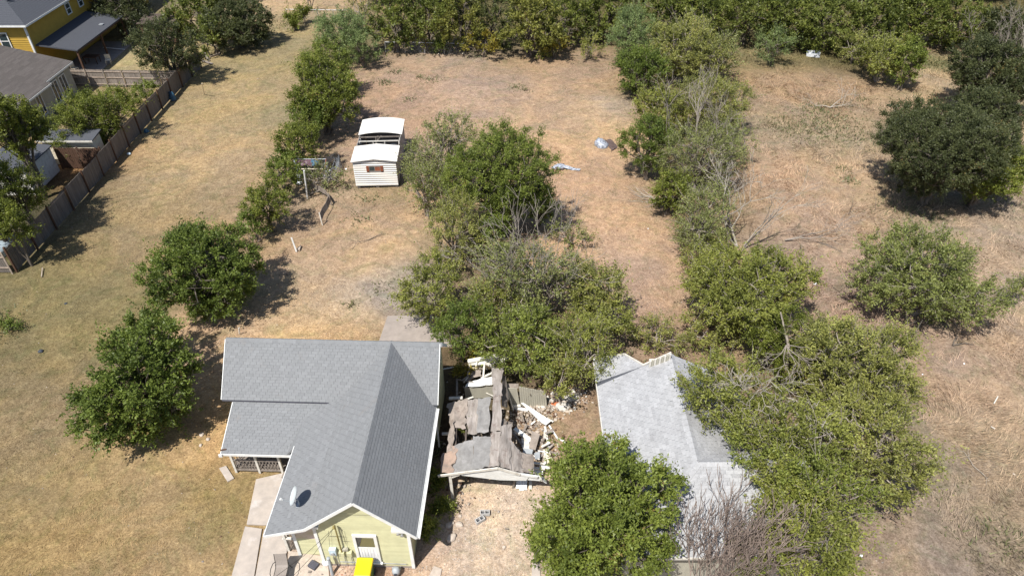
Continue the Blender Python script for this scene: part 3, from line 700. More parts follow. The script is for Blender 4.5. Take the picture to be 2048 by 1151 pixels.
# -- wood behind: copies of five crowns
rng = np.random.default_rng(4)
proto = []
for i in range(5):
    r_ = 3.6 + .3 * i
    cr, wd, s = plant_meshes(r_, r_, r_ * .95, r_ * .95 + 1.0, 'wood', 900 + i, 1.5, (0, 0), 2, 1.0)
    proto.append((mesh_np('crown', cr[0], cr[1], [('leaf_wood', 'leaf_wood_pale', 'leaf_wood_dark', 'leaf_wood', 'leaf_wood_pale')[i]], cr[2]), mesh_np('trunk', wd[0], wd[1], ['bark'])))
k = 0
ORD = 'first second third fourth fifth sixth seventh eighth ninth tenth eleventh twelfth thirteenth fourteenth fifteenth sixteenth seventeenth eighteenth nineteenth twentieth'.split()
for row, (Y, x0, x1) in enumerate(((91, -16, 74),)):
    x = x0
    while x < x1:
        cm, tm = proto[int(rng.integers(5))]
        y_ = Y + rng.normal() * 1.2
        t = thing('tree', 'tree behind the front row of the wood along the top edge, ' + ORD[k] + ' from the left', 'tree', (x, y_, float(ground_z(x, y_))), float(rng.random() * 6.28), 'trees of the wood along the top')
        sc_ = float(rng.uniform(.85, 1.15)); t.scale = (sc_, sc_, sc_ * float(rng.uniform(.85, 1.1)))
        link('crown', cm, t); link('trunk', tm, t)
        x += rng.uniform(5.0, 6.8); k += 1
for (x, y_) in ((-36, 92),):
    cm, tm = proto[int(rng.integers(5))]
    t = thing('tree', 'tree cut by the top edge between the brown shed roof and the far lawn fence', 'tree', (x, y_, 0), float(rng.random() * 6.28))
    link('crown', cm, t); link('trunk', tm, t)

# ------------------------------------------------------------------ leafless trees and fallen branches
def grow(rng, start, d, length, r, lev, out, spread=.55, kids=3, up=.15, seg=5, crook=.12):
    pts = [np.array(start, float)]; d = np.array(d, float); d /= np.linalg.norm(d)
    for i in range(seg - 1):
        d = d + rng.normal(size=3) * crook + np.array([0, 0, up * .2]); d /= np.linalg.norm(d)
        pts.append(pts[-1] + d * length / (seg - 1))
    out.append((np.array(pts), np.linspace(r, r * .45, seg)))
    if lev == 0: return
    for k in range(kids):
        i = int(rng.integers(max(1, seg - 3), seg)) if k else seg - 1
        nd = d + rdir(rng, 1)[0] * spread * 1.6 + np.array([0, 0, up])
        grow(rng, pts[i], nd, length * rng.uniform(.5, .78), r * .5, lev - 1, out, spread, kids, up, seg, crook)
def bare(name, label, cat, start, dirs, length, r, lev, seed, bark='bark_pale', spread=.55, kids=3, up=.15, crook=.12, rmin=.008):
    rng = np.random.default_rng(seed); out = []
    for d in dirs: grow(rng, (0, 0, 0), d, length * rng.uniform(.8, 1.1), r, lev, out, spread, kids, up, 5, crook)
    P = np.array([o[0] for o in out]); R = np.maximum(np.array([o[1] for o in out]), rmin)
    gzv = float(ground_z(start[0], start[1])) + .02 - start[2]
    P[..., 2] = np.maximum(P[..., 2], gzv)
    V, F = tubes_np(P, R, 5 if len(out) < 500 else 4)
    return tag(link(name, mesh_np(name, V, F, [bark]), None, start), label, cat)
bare('dead_tree', 'dead pale tree standing upright in the middle tree row, right of the silver tarp bundle', 'dead tree', at(1372, 345), [(-.1, .1, 1), (-.5, .2, .8), (.35, -.1, .9)], 3.7, .11, 4, 21, spread=.5)
bare('dead_tree', 'dead grey tree leaning left under the leaning white one, in the middle tree row', 'dead tree', at(1475, 495), [(-.6, .2, .8), (-.2, .3, 1)], 3.3, .09, 4, 22, 'bark_white')
bare('dead_tree', 'slender white dead tree leaning right at the lower end of the middle tree row', 'dead tree', at(1485, 500), [(.5, .35, .95), (.1, .2, 1)], 2.7, .06, 3, 23, 'bark_white', spread=.3)
bare('dead_tree', 'broken white trunk with drooping dead branches inside the right hand cluster', 'dead tree', at(1560, 790, 0), [(-.05, .12, 1)], 3.5, .16, 1, 24, 'bark_pale', spread=.5, kids=2, crook=.05)
bare('broken_top', 'torn pale treetop hanging beside the broken white trunk', 'dead branch', at(1572, 690, 4.8), [(-.5, -.5, -.7), (.1, -.6, -.6), (.5, -.4, -.4), (-.2, -.9, -.5), (.8, -.1, -.2)], 1.0, .026, 3, 25, 'bark_pale', up=-.1, rmin=.008)
bare('dead_limb', 'mass of dead branches lying over the crowns right of the pale roof', 'dead branch', at(1590, 798, 5.0), [(-1, -.1, .12), (-.9, -.5, .1), (-1, .25, .25), (-.6, -.7, .0), (.2, -.9, .1)], 1.7, .034, 4, 26, 'bark_white', up=.02, rmin=.010)
bare('dead_tree', 'leafless haze of branches rising from the centre of the central clump', 'dead tree', at(1056, 650), [(-.05, .1, 1), (-.6, .1, .9), (.6, .0, .9), (.3, .4, 1), (-.35, -.2, 1)], 3.1, .06, 4, 27, 'bark_pale', spread=.45)
bare('dead_shrub', 'leafless pinkish shrub in front of the pale roof, beside the big bright tree', 'dead shrub', (7.5, 13.0, 0), [(-.22, .22, 1), (.1, .25, 1), (.35, .3, .9), (-.4, .1, .9), (.3, .5, 1), (-.05, .1, 1), (.2, .0, 1), (-.3, .4, .9), (.1, .5, 1), (-.5, .3, .8), (.45, .15, .9), (0, .35, 1)], 2.6, .040, 4, 28, 'bark_pink', spread=.30, up=.35, rmin=.010)
bare('dead_shrub', 'second leafless shrub leaning over the right part of the pale roof front', 'dead shrub', (8.7, 12.9, 0), [(.3, .3, .9), (.55, .2, .8), (.1, .4, .9), (.5, .5, .8), (-.1, .3, .9), (.0, .1, 1)], 2.5, .034, 4, 29, 'bark_pink', spread=.32, up=.3, rmin=.010)
bare('dead_tree', 'bare grey branches sticking out of the sparse tree at the right edge', 'dead tree', at(2000, 175), [(-.5, 0, 1), (.3, .2, 1), (-.8, -.2, .6), (.1, -.4, .9), (-.4, -.3, 1)], 3.6, .07, 4, 30, 'bark_pale')
bare('dead_tree', 'leafless dark tree beyond the far lawn fence', 'dead tree', at(622, 22), [(-.3, .1, 1), (.3, .1, 1), (0, 0, 1)], 1.9, .08, 3, 31, 'bark')
bare('fallen_branch', 'long grey fallen branch lying in the right hand field above the wide olive tree', 'branch', at(1570, 480, .1), [(1, .12, .02), (.9, .5, .02)], 2.4, .05, 3, 32, 'bark_pale', up=0, spread=.3)
bare('fallen_branch', 'pale fallen branches at the left foot of the middle tree row', 'branch', at(1335, 405, .1), [(-1, .3, .08), (-1, .0, .1), (-.8, .6, .05)], 1.7, .05, 2, 33, 'bark_white', up=0, spread=.25)
bare('fallen_branch', 'dark forked stick below the round thorny shrub', 'branch', at(1905, 690, .05), [(1, -.15, .02), (.3, .5, .1)], 1.0, .05, 1, 34, 'bark', up=0)
bare('fallen_branch', 'whitish brush pile in the middle of the right hand field', 'brush pile', at(1660, 215, .1), [(1, .1, .1), (.7, .6, .2), (-.5, .2, .1)], 1.8, .05, 3, 35, 'bark_white', up=0, spread=.5)
bare('fallen_branch', 'thin dark sticks on the bare yard between shed and house', 'branch', at(740, 478, .05), [(.7, .7, .01), (-.6, -.6, .01)], 1.0, .03, 1, 36, 'bark', up=0)
bare('fallen_branch', 'single forked pale twig on the dry field at lower right', 'branch', at(1946, 930, .03), [(.05, 1, .02), (.1, -.8, 0)], .8, .025, 1, 37, 'bark_white', up=0)
for i, (u, v, w_) in enumerate(((1600, 290, 'nearest the middle tree row'), (1625, 320, 'second from the middle tree row'), (1697, 430, 'left of the thorny round shrub'), (1750, 420, 'below the huge evergreen'))):
    bare('dry_stalk', 'upright dry weed stalk in the right hand field, ' + w_, 'dry stalk', at(u, v), [(0, .05, 1)], 1.0, .02, 1, 50 + i, 'bark', spread=.4)
print('plant tris', sum(ALLT))
# ------------------------------------------------------------------ roofs with real shingle tabs
def clip_poly(P, Q):      # Sutherland-Hodgman: P clipped by convex ccw Q
    out = P
    for i in range(len(Q)):
        a, b = Q[i], Q[(i + 1) % len(Q)]; ex, ey = b[0] - a[0], b[1] - a[1]
        inp, out = out, []
        for j in range(len(inp)):
            p, q = inp[j], inp[(j + 1) % len(inp)]
            dp = ex * (p[1] - a[1]) - ey * (p[0] - a[0]); dq = ex * (q[1] - a[1]) - ey * (q[0] - a[0])
            if dp >= -1e-9: out.append(p)
            if (dp > 1e-9 and dq < -1e-9) or (dp < -1e-9 and dq > 1e-9):
                t = dp / (dp - dq); out.append((p[0] + t * (q[0] - p[0]), p[1] + t * (q[1] - p[1])))
        if len(out) < 3: return []
    return out
def shingle_roof(root, planes, smat, tabw, expo, n_ind, seed, deck_mat, thick=.10, jit=0.0, skip=None):
    """planes: (polygon [(x,y)..] ccw, z0 at ref, ref (x,y), downslope (dx,dy), slope)"""
    rng = np.random.default_rng(seed)
    roof = MB().mat(deck_mat)
    cand = []; J = MB().mat(smat)
    mw = root.matrix_world if False else Matrix.Translation(root.location) @ Matrix.Rotation(root.rotation_euler.z, 4, 'Z')
    for poly, z0, ref, dn, sl in planes:
        zf = lambda x, y: z0 - sl * ((x - ref[0]) * dn[0] + (y - ref[1]) * dn[1])
        top = [(x, y, zf(x, y) - .004) for x, y in poly]
        roof.prism([(x, y, z - thick) for x, y, z in top], (0, 0, thick))
        O = Vector((ref[0], ref[1], z0)); S = Vector((-dn[1], dn[0], 0)); c = 1 / sqrt(1 + sl * sl)
        T = Vector((-dn[0] * c, -dn[1] * c, sl * c)); N = S.cross(T)
        if N.z < 0: S = -S; N = S.cross(T)
        st = []
        for x, y in poly:
            d = Vector((x, y, zf(x, y))) - O; st.append((d.dot(S), d.dot(T)))
        ar = sum(st[i][0] * st[(i + 1) % len(st)][1] - st[(i + 1) % len(st)][0] * st[i][1] for i in range(len(st)))
        if ar < 0: st = st[::-1]
        s0, s1 = min(p[0] for p in st), max(p[0] for p in st); t0, t1 = min(p[1] for p in st), max(p[1] for p in st)
        r = 0; t = t0
        while t < t1:
            off = (r % 3) * tabw / 3 + rng.uniform(-.02, .02); s = s0 - tabw + off; r += 1
            while s < s1:
                g = .004; w_ = tabw
                rect = [(s + g, t), (s + w_ - g, t), (s + w_ - g, t + expo), (s + g, t + expo)]
                cp = clip_poly(rect, st)
                tv = float(np.clip(.5 + rng.normal() * .22, 0, 1)); lift = .012 + rng.random() * .004 + (rng.random() < .02) * jit
                if len(cp) >= 3:
                    full = len(cp) == 4 and abs((cp[2][0] - cp[0][0]) * (cp[2][1] - cp[0][1])) > .995 * (w_ - 2 * g) * expo
                    cx, cy = s + w_ / 2, t + expo / 2
                    ctr = O + S * cx + T * cy
                    if full: cand.append(((mw @ ctr - Vector((0, 0, CAMH))).length, ctr, S, T, N, tv, cp, O, t, lift))
                    else: cand.append((1e9, ctr, S, T, N, tv, cp, O, t, lift))
                s += w_
            t += expo
    cand.sort(key=lambda q: q[0])
    ro = roof.build('roof', root)
    var = []
    for k in range(9):
        b = MB().mat(smat); b.tv = k / 8.0; hw, he = tabw / 2 - .004, expo / 2
        b.hexa([(-hw, -he, -.002), (hw, -he, -.002), (hw, he, -.002), (-hw, he, -.002), (-hw, -he, .013), (hw, -he, .013), (hw, he, .003), (-hw, he, .003)])
        var.append(b.mesh('shingle'))
    ni = 0
    for (d, ctr, S, T, N, tv, cp, O, t, lift) in cand:
        if d < 1e8 and ni < n_ind and not (skip and skip(ctr)):
            o = link('shingle', var[int(round(tv * 8))], ro); ni += 1
            o.matrix_local = Matrix.Translation(ctr) @ Matrix((S, T, N)).transposed().to_4x4()
        else:
            J.tv = tv; pts = [O + S * p[0] + T * p[1] + N * (lift - (lift - .003) * (p[1] - t) / expo) for p in cp]
            J.poly(pts)
            lo = sorted([p for p in cp if abs(p[1] - t) < 1e-4])
            if len(lo) >= 2:
                a, b = O + S * lo[0][0] + T * t, O + S * lo[-1][0] + T * t
                J.poly([a, b, b + N * lift, a + N * lift])
    tag(J.build('shingle', ro), kind='stuff')
    return ro
def cap_strip(b, pts_a, pts_b, w, slA, slB, axis):   # ridge cap
    pass

# ------------------------------------------------------------------ the yellow-green house with the dark grey roof
H = thing('house', 'pale yellow-green wooden house with cross-shaped dark grey shingle roof', 'house', (-5.81, 14.9, 0), radians(-1.9))
zr = 4.95
planes = [
 ([(0, 0), (2.15, 0), (2.15, 7.2), (0, 8.6)], zr, (0, 0), (1, 0), 1.0),
 ([(-2.1, 0), (0, 0), (0, 8.6), (-2.1, 7.0)], zr, (0, 0), (-1, 0), .857),
 ([(-3.76, 0), (-2.1, 0), (-2.1, 6.9), (-3.76, 5.9)], 3.15, (-2.1, 0), (-1, 0), .335),
 ([(-7.66, 6.52), (2.22, 6.52), (2.22, 8.5), (-7.66, 8.5)], zr, (0, 8.5), (0, -1), 1.0),
 ([(-7.66, 8.5), (2.22, 8.5), (2.22, 10.4), (-7.66, 10.4)], zr, (0, 8.5), (0, 1), 1.0),
 ([(-7.15, 4.3), (-2.3, 4.3), (-2.3, 6.62), (-7.15, 6.62)], 1.98, (0, 4.3), (0, -1), .41),
]
roofM = shingle_roof(H, planes, 'shingle_dark', .30, .135, 300, 3, 'shingle_grey', jit=.004)
b = MB().mat('shingle_dark')      # folded roof piece in the valley beside the porch
b = MB().mat('shingle_dark'); b.tv = .5; b.hexa([(-3.70, 4.29, 2.50), (-4.25, 4.29, 1.90), (-3.74, 5.85, 2.50), (-3.70, 5.86, 2.50), (-3.70, 4.29, 2.62), (-4.25, 4.29, 2.0), (-3.76, 5.86, 2.615), (-3.70, 5.88, 2.62)])
b.build('valley_piece', roofM)
b = MB().mat('shingle_dark')      # ridge caps, one folded piece after another
rng = np.random.default_rng(8)
for i in range(31):
    y0 = .02 + i * .272; b.tv = float(rng.random())
    b.poly([(0, y0, zr + .018), (.14, y0, zr + .018 - .135), (.14, y0 + .27, zr + .008 - .135), (0, y0 + .27, zr + .008)])
    b.poly([(-.14, y0, zr + .018 - .118), (0, y0, zr + .018), (0, y0 + .27, zr + .008), (-.14, y0 + .27, zr + .008 - .118)])
for i in range(37):
    x0 = -7.64 + i * .27; b.tv = float(rng.random())
    b.poly([(x0, 8.36, zr - .10), (x0 + .268, 8.36, zr - .115), (x0 + .268, 8.5, zr + .02), (x0, 8.5, zr + .035)])
    b.poly([(x0, 8.5, zr + .035), (x0 + .268, 8.5, zr + .02), (x0 + .268, 8.64, zr - .08), (x0, 8.64, zr - .065)])
b.build('ridge_cap', roofM)
# white fascia and rake boards; the step fascia is dark instead
def board(name, a, c, w, h, m_, parent, up=(0, 0, 1)):
    return MB().mat(m_).beam(a, c, w, h, up).build(name, parent)
F_ = [((0, -.015, zr - .045), (2.17, -.015, zr - 2.19)), ((0, -.016, zr - .045), (-2.12, -.016, 3.08)), ((-2.12, -.02, 3.09), (-3.78, -.02, 2.55)),
      ((2.17, 0, 2.74), (2.17, 6.5, 2.74)), ((-3.78, 0, 2.55), (-3.78, 4.3, 2.55)), ((-7.18, 4.28, 1.90), (-3.72, 4.28, 1.90)),
      ((-7.64, 6.50, 2.93), (-2.45, 6.50, 2.93)), ((-7.6, 10.42, 2.98), (2.23, 10.42, 2.98)), ((2.24, 6.55, 2.95), (2.24, 8.5, zr - .06)), ((2.24, 8.5, zr - .06), (2.24, 10.4, 3.0)),
      ((-7.68, 6.55, 2.95), (-7.68, 8.5, zr - .06)), ((-7.17, 4.3, 1.92), (-7.17, 6.5, 2.82))]
for i, (a, c) in enumerate(F_):
    nm = 'rake_board' if i in (0, 1, 2, 8, 9, 10) else 'fascia'
    board(nm, a, c, .03, .05 if i == 6 else .13, 'box_dark' if i == 6 else 'white_paint', H)  # step fascia coloured dark to stand for the shadow line at the eave
board('soffit', (-1.0, .18, 3.98), (1.0, .18, 3.98), .01, .01, 'soffit', H)
board('gutter', (2.24, .02, 2.72), (2.24, 6.5, 2.72), .10, .09, 'white_paint', H)
board('downspout', (2.12, 6.45, .1), (2.12, 6.45, 2.6), .07, .07, 'white_paint', H)
b = MB().mat('siding_yellow')
b.prism([(-1.92, .37, 0), (1.73, .37, 0), (1.73, .37, 3.0), (0, .37, 4.66), (-1.92, .37, 3.05)], (0, 7.9, 0))
b.prism([(-7.25, 6.95, 0), (-7.25, 10.1, 0), (-7.25, 10.1, 3.2), (-7.25, 8.5, 4.68), (-7.25, 6.95, 3.1)], (9.25, 0, 0))
b.box(-3.08, -1.93, .78, 6.94, 0, 2.62)
b.build('wall', H)
def cut(z):      # half widths of the gable wall at height z
    l = -1.94 if z < 3.08 else -max(.01, (zr - .16 - z) / .857)
    r = 1.75 if z < 3.02 else max(.01, (zr - .16 - z) / 1.0)
    return l, r
rng = np.random.default_rng(12); z = .12; e = .142
while z < 4.55:
    l0, r0 = cut(z); l1, r1 = cut(z + e)
    b = MB().mat('siding_yellow'); b.tv = float(rng.random())
    b.hexa([(l0, .335, z), (r0, .335, z), (r0, .369, z), (l0, .369, z), (l1, .355, z + e), (r1, .355, z + e), (r1, .369, z + e), (l1, .369, z + e)])
    b.build('siding_board', H); z += e
z = .12
while z < 2.6:
    b = MB().mat('siding_bare' if 1.15 < z < 2.45 else 'siding_yellow'); b.tv = float(rng.random())
    b.hexa([(-3.02, .745, z), (-2.0, .745, z), (-2.0, .779, z), (-3.02, .779, z), (-3.02, .765, z + e), (-2.0, .765, z + e), (-2.0, .779, z + e), (-3.02, .779, z + e)])
    b.build('siding_board', H); z += e
MB().mat('concrete_grey').box(-1.9, 1.7, .34, .38, -.1, .118).build('foundation', H)
for (x, y, z1) in ((-1.96, .30, 3.0), (1.70, .30, 2.98), (-3.10, .70, 2.66)):
    MB().mat('white_paint').box(x, x + .13, y, y + .09, 0, z1).build('corner_board', H)
for (x0, x1, z0) in ((1.18, 1.80, 2.86), (-2.0, -1.62, 2.98), (-3.2, -2.95, 2.55)):
    MB().mat('white_paint').box(x0, x1, .12, .33, z0, z0 + .13).build('eave_return', H)
# window
W = MB().mat('white_paint')
wx, wz0, wz1, hw = .02, .46, 2.36, .48
W.box(wx - hw, wx - hw + .12, .27, .36, wz0, wz1); W.box(wx + hw - .12, wx + hw, .27, .36, wz0, wz1)
W.box(wx - hw + .12, wx + hw - .12, .27, .36, wz1 - .13, wz1)
W.box(wx - hw + .12, wx + hw - .12, .27, .36, wz0, wz0 + .10)
wo = W.build('window', H)
MB().mat('white_paint').box(wx - hw - .05, wx + hw + .05, .20, .30, wz0 - .06, wz0 - .002).build('sill', wo)
MB().mat('white_paint').box(wx - .36, wx + .36, .30, .35, 1.42, 1.48).build('meeting_rail', wo)
MB().mat('glass_dark').box(wx - .355, wx + .355, .318, .324, 1.482, wz1 - .132).build('pane', wo)
MB().mat('blind').box(wx - .1, wx + .34, .326, .332, 1.5, wz1 - .15).build('blind', wo)
b = MB().mat('curtain')
for k in range(12):
    x = wx - .35 + k * .7 / 12; b.box(x, x + .056, .312 - (k % 2) * .012, .334, wz0 + .104, 1.418)
b.build('curtain', wo)
# services on the wall
b = MB().mat('pipe_ochre'); b.tube([(-1.0, .22, 1.25), (-1.0, .22, 3.05)], .032); b.tube([(-1.0, .22, 3.05), (-1.0, .15, 3.16), (-1.0, .05, 3.12)], .045); b.build('service_mast', H)
mb = MB().mat('box_blue').box(-1.50, -1.22, .16, .33, 1.05, 1.42).build('meter_box', H); bevel(mb, .015)
MB().mat('galvanised').tube([(-1.36, .165, 1.22), (-1.36, .10, 1.22)], .07, 14).build('meter', mb)
for x, z0 in ((-1.02, .98), (-.72, .98)):
    bevel(MB().mat('siding_yellow').box(x - .11, x + .11, .17, .33, z0, z0 + .24).build('junction_box', H), .01)
bevel(MB().mat('panel_beige').box(-.98, -.74, .22, .33, 1.28, 1.42).build('junction_box', H), .01)
b = MB().mat('galvanised')
for (x, za, zb) in ((-1.42, .15, 1.05), (-1.30, .1, 1.05), (-.98, .1, .98), (-.70, .2, .98)): b.tube([(x, .28, za), (x, .28, zb)], .014, 6)
b.tube([(-1.2, .27, .42), (1.5, .27, .38)], .02, 6); b.build('conduit', H)
b = MB().mat('black_metal')
b.tube([(-1.4, .26, 2.3), (-.7, .26, 2.28)], .006, 4); b.tube([(-.78, .26, 1.8), (-.78, .26, 2.7)], .008, 4); b.tube([(-.9, .26, 1.95), (-.6, .26, 1.95)], .006, 4); b.tube([(-1.45, .26, 1.5), (-1.3, .24, 2.7)], .006, 4)
b.build('wall_cable', H)
for (x, y, z0) in ((1.42, .2, 2.75), (1.55, .22, 2.62)):
    MB().mat('galvanised').tube([(x, y + .12, z0), (x, y - .06, z0 - .05)], [.03, .075], 10).build('floodlight', H)
# side porch at the front left
b = MB().mat('white_worn'); b.box(-3.62, -3.52, .88, .98, 0, 2.5); b.build('porch_post', H)
MB().mat('white_worn').beam((-3.66, .93, .92), (-3.1, .93, .92), .10, .06).build('porch_rail', H)
for k in range(6):
    x = -3.48 + k * .065; MB().mat('old_wood').beam((x, .95, .08), (x, .95, .9), .03, .03).build('baluster', H)
for k in range(8):
    MB().mat('old_wood').beam((-3.56, 1.15 + k * .12, .08), (-3.56, 1.15 + k * .12, .9), .03, .03).build('baluster', H)
for k in range(5):
    MB().mat('rust_red').box(-3.5, -3.1, 1.1 + k * .16, 1.24 + k * .16, .18, .22).build('porch_floor_board', H)
# front porch on the left wing
MB().mat('old_wood').box(-7.2, -4.0, 4.85, 6.93, .16, .24).build('porch_floor', H)
for x in (-7.15, -6.05, -4.98): MB().mat('white_worn').box(x, x + .10, 4.72, 4.82, 0, 1.98).build('porch_post', H)
MB().mat('white_worn').box(-3.95, -3.86, 4.72, 4.82, 0, 1.98).build('porch_post', H)
MB().mat('old_wood').box(-7.05, -4.98, 4.74, 4.80, .86, .93).build('porch_rail', H)
MB().mat('old_wood').box(-7.05, -4.98, 4.74, 4.80, .14, .24).build('porch_rail', H)
for k in range(13):
    x = -7.0 + k * .15; MB().mat('old_wood').beam((x, 4.765, .24), (x + .28, 4.765, .86), .035, .012, (0, 1, 0)).build('lattice_strip', H)
for k in range(13):
    x = -7.0 + k * .15; MB().mat('old_wood').beam((x + .28, 4.785, .24), (x, 4.785, .86), .035, .012, (0, 1, 0)).build('lattice_strip', H)
for k in range(9):
    y = 4.95 + k * .2; MB().mat('old_wood').beam((-7.1, y, .24), (-7.1, y, .88), .035, .03).build('baluster', H)
MB().mat('rust_red').box(-6.4, -5.5, 6.90, 6.945, .24, 2.25).build('door', H)
MB().mat('old_wood').box(-4.9, -4.0, 4.45, 4.84, 0, .14).build('porch_step', H)
b = MB().mat('white_paint'); b.box(-7.25, -7.10, 4.20, 4.26, 1.82, 1.97); b.build('gutter_end', H)
MB().mat('brown_wood').beam((-7.2, 4.4, 2.06), (-6.95, 4.45, 2.07), .05, .05).build('debris_on_roof', H)
def HW(x, y, z=0):     # house frame -> world
    a = radians(-1.9); return np.array([-5.81 + x * cos(a) - y * sin(a), 14.9 + x * sin(a) + y * cos(a), z])
# satellite dish
D = thing('satellite_dish', 'grey oval satellite dish on the lower left slope of the dark roof', 'satellite dish', HW(-2.62, 1.15, 2.97))
b = MB().mat('grey_metal'); b.tube([(0, 0, 0), (0, 0, .28), (-.04, 0, .42)], .028, 8); b.box(-.12, .12, -.12, .12, -.06, .012); b.build('mast', D)
nrm = Vector((-.86, -.22, .46)).normalized(); ux = nrm.cross(Vector((0, 0, 1))).normalized(); uy = ux.cross(nrm)
V, F = [], []; n_, rg = 28, 6; C0 = Vector((-.05, 0, .62))
for side in (0, 1):
    for i in range(rg + 1):
        r = i / rg
        for k in range(n_):
            a = 2 * pi * k / n_; p = C0 + ux * cos(a) * r * .34 + uy * sin(a) * r * .42 + nrm * (r * r * .09 - side * .012); V.append(tuple(p))
for side in (0, 1):
    o_ = side * (rg + 1) * n_
    for i in range(rg):
        for k in range(n_):
            q = [o_ + i * n_ + k, o_ + i * n_ + (k + 1) % n_, o_ + (i + 1) * n_ + (k + 1) % n_, o_ + (i + 1) * n_ + k]; F.append(q if side else q[::-1])
for k in range(n_): F.append([rg * n_ + k, rg * n_ + (k + 1) % n_, (2 * rg + 1) * n_ + (k + 1) % n_, (2 * rg + 1) * n_ + k])
link('reflector', mesh_np('reflector', np.array(V), np.array(F), ['dish_grey']), D)
MB().mat('galvanised').tube([C0 - uy * .40, C0 - uy * .30 + nrm * .40], .014, 6).build('feed_arm', D)
MB().mat('white_paint').tube([C0 - uy * .30 + nrm * .40, C0 - uy * .25 + nrm * .50], [.035, .05], 10).build('feed_horn', D)
# wires to the street
p0 = HW(-1.0, .1, 3.1)
for i, (u, v) in enumerate(((540, 1160), (575, 1162))):
    e_ = at(u, v, 3.3); mid = (p0 + e_) / 2 - np.array([0, 0, .15])
    b = MB().mat('black_metal').tube([p0, mid, e_], .008, 5); tag(b.build('power_wire'), 'thin black service wire from the wall mast, ' + ('left one of the two' if i == 0 else 'right one of the two'), 'wire')

# ------------------------------------------------------------------ things at the front of the house
def lathe(b, prof, n=16, c=(0, 0)):
    base = len(b.v)
    for r, z in prof:
        for k in range(n): b.v.append((c[0] + r * cos(2 * pi * k / n), c[1] + r * sin(2 * pi * k / n), z))
    for i in range(len(prof) - 1):
        for k in range(n): b.face([base + i * n + k, base + i * n + (k + 1) % n, base + (i + 1) * n + (k + 1) % n, base + (i + 1) * n + k])
    b.face([base + k for k in range(n)][::-1]); b.face([base + (len(prof) - 1) * n + k for k in range(n)])
    return b
p = at(727, 1131, 1.08); B = thing('wheelie_bin', 'green wheeled rubbish bin with bright yellow lid below the front window', 'bin', (p[0], p[1] + .02, 0), radians(-2))
bevel(MB().mat('bin_green').hexa([(-.24, -.27, .06), (.24, -.27, .06), (.24, .25, .06), (-.24, .25, .06), (-.30, -.36, .98), (.30, -.36, .98), (.30, .34, .98), (-.30, .34, .98)]).build('body', B), .03)
lid = MB().mat('lid_yellow').hexa([(-.34, -.44, .985), (.34, -.44, .985), (.335, .36, .985), (-.335, .36, .985), (-.31, -.40, 1.05), (.31, -.40, 1.05), (.32, .34, 1.10), (-.32, .34, 1.10)]).build('lid', B); bevel(lid, .025, 3)
MB().mat('lid_yellow').box(-.34, .34, -.47, -.43, .94, 1.0).build('lid_lip', lid)
for sx in (-1, 1): MB().mat('dark_rubber').tube([(sx * .24, .30, .12), (sx * .31, .30, .12)], .12, 16).build('wheel', B)
MB().mat('bin_green').tube([(-.26, .40, .98), (.26, .40, .98)], .02, 8).build('handle', B)
# patio chair
p = at(563, 1140, .42); Cc = thing('patio_chair', 'taupe sling patio chair with curved black metal arms beside the front path', 'chair', (p[0], p[1], .05), radians(4))
def sheet(b, rows, th=.012):     # grid of points -> thin closed sheet
    nr, nc = len(rows), len(rows[0]); base = len(b.v)
    R = [[Vector([float(c) for c in q]) for q in r] for r in rows]
    for lay in (0, 1):
        for i in range(nr):
            for j in range(nc):
                du = R[i][min(j + 1, nc - 1)] - R[i][max(j - 1, 0)]; dv = R[min(i + 1, nr - 1)][j] - R[max(i - 1, 0)][j]
                nn = du.cross(dv); nn = nn.normalized() if nn.length > 1e-9 else Vector((0, 0, 1))
                b.v.append(tuple(R[i][j] + nn * (th * (.5 - lay))))
    K = nr * nc
    for i in range(nr - 1):
        for j in range(nc - 1):
            a = base + i * nc + j; b.face([a, a + 1, a + nc + 1, a + nc]); b.face([K + a, K + a + nc, K + a + nc + 1, K + a + 1])
    for i in range(nr - 1):
        for j in (0, nc - 1):
            a = base + i * nc + j; b.face([a, a + nc, a + nc + K, a + K] if j == 0 else [a, a + K, a + nc + K, a + nc])
    for j in range(nc - 1):
        for i in (0, nr - 1):
            a = base + i * nc + j; b.face([a, a + K, a + K + 1, a + 1] if i == 0 else [a, a + 1, a + K + 1, a + K])
    return b
prof = [(-.26, .43), (-.14, .415), (0, .40), (.12, .40), (.20, .46), (.26, .62), (.31, .80), (.37, 1.0)]
sheet(MB().mat('sling'), [[(-.235, y, z), (0, y, z - .015), (.235, y, z)] for y, z in prof[:4]]).build('seat', Cc)
sheet(MB().mat('sling'), [[(-.235, y, z), (0, y, z - .012), (.235, y, z)] for y, z in prof[3:]]).build('backrest', Cc)
for sx in (-1, 1):
    MB().mat('black_metal').tube([(sx * .25, y, z) for y, z in prof], .014, 6).build('side_rail', Cc)
    MB().mat('black_metal').tube([(sx * .25, .24, .62), (sx * .31, .16, .66), (sx * .36, -.05, .64), (sx * .36, -.24, .60), (sx * .33, -.33, .48), (sx * .27, -.30, .40)], .016, 6).build('arm', Cc)
    MB().mat('black_metal').tube([(sx * .27, -.28, .42), (sx * .28, -.34, .2), (sx * .30, -.36, 0)], .016, 6).build('leg', Cc)
    MB().mat('black_metal').tube([(sx * .26, .20, .46), (sx * .27, .28, .2), (sx * .29, .33, 0)], .016, 6).build('leg', Cc)
MB().mat('black_metal').tube([(-.28, -.34, .2), (.28, -.34, .2)], .012, 6).build('stretcher', Cc)
p = at(628, 1123, .12); o = MB().mat('box_dark').box(-.19, .19, -.15, .15, 0, .17).build('dark_box', None, (p[0], p[1] - .12, .0)); o.rotation_euler.z = -.5; bevel(o, .015); tag(o, 'small dark grey box tipped on the rubble beside the white corner board', 'box')
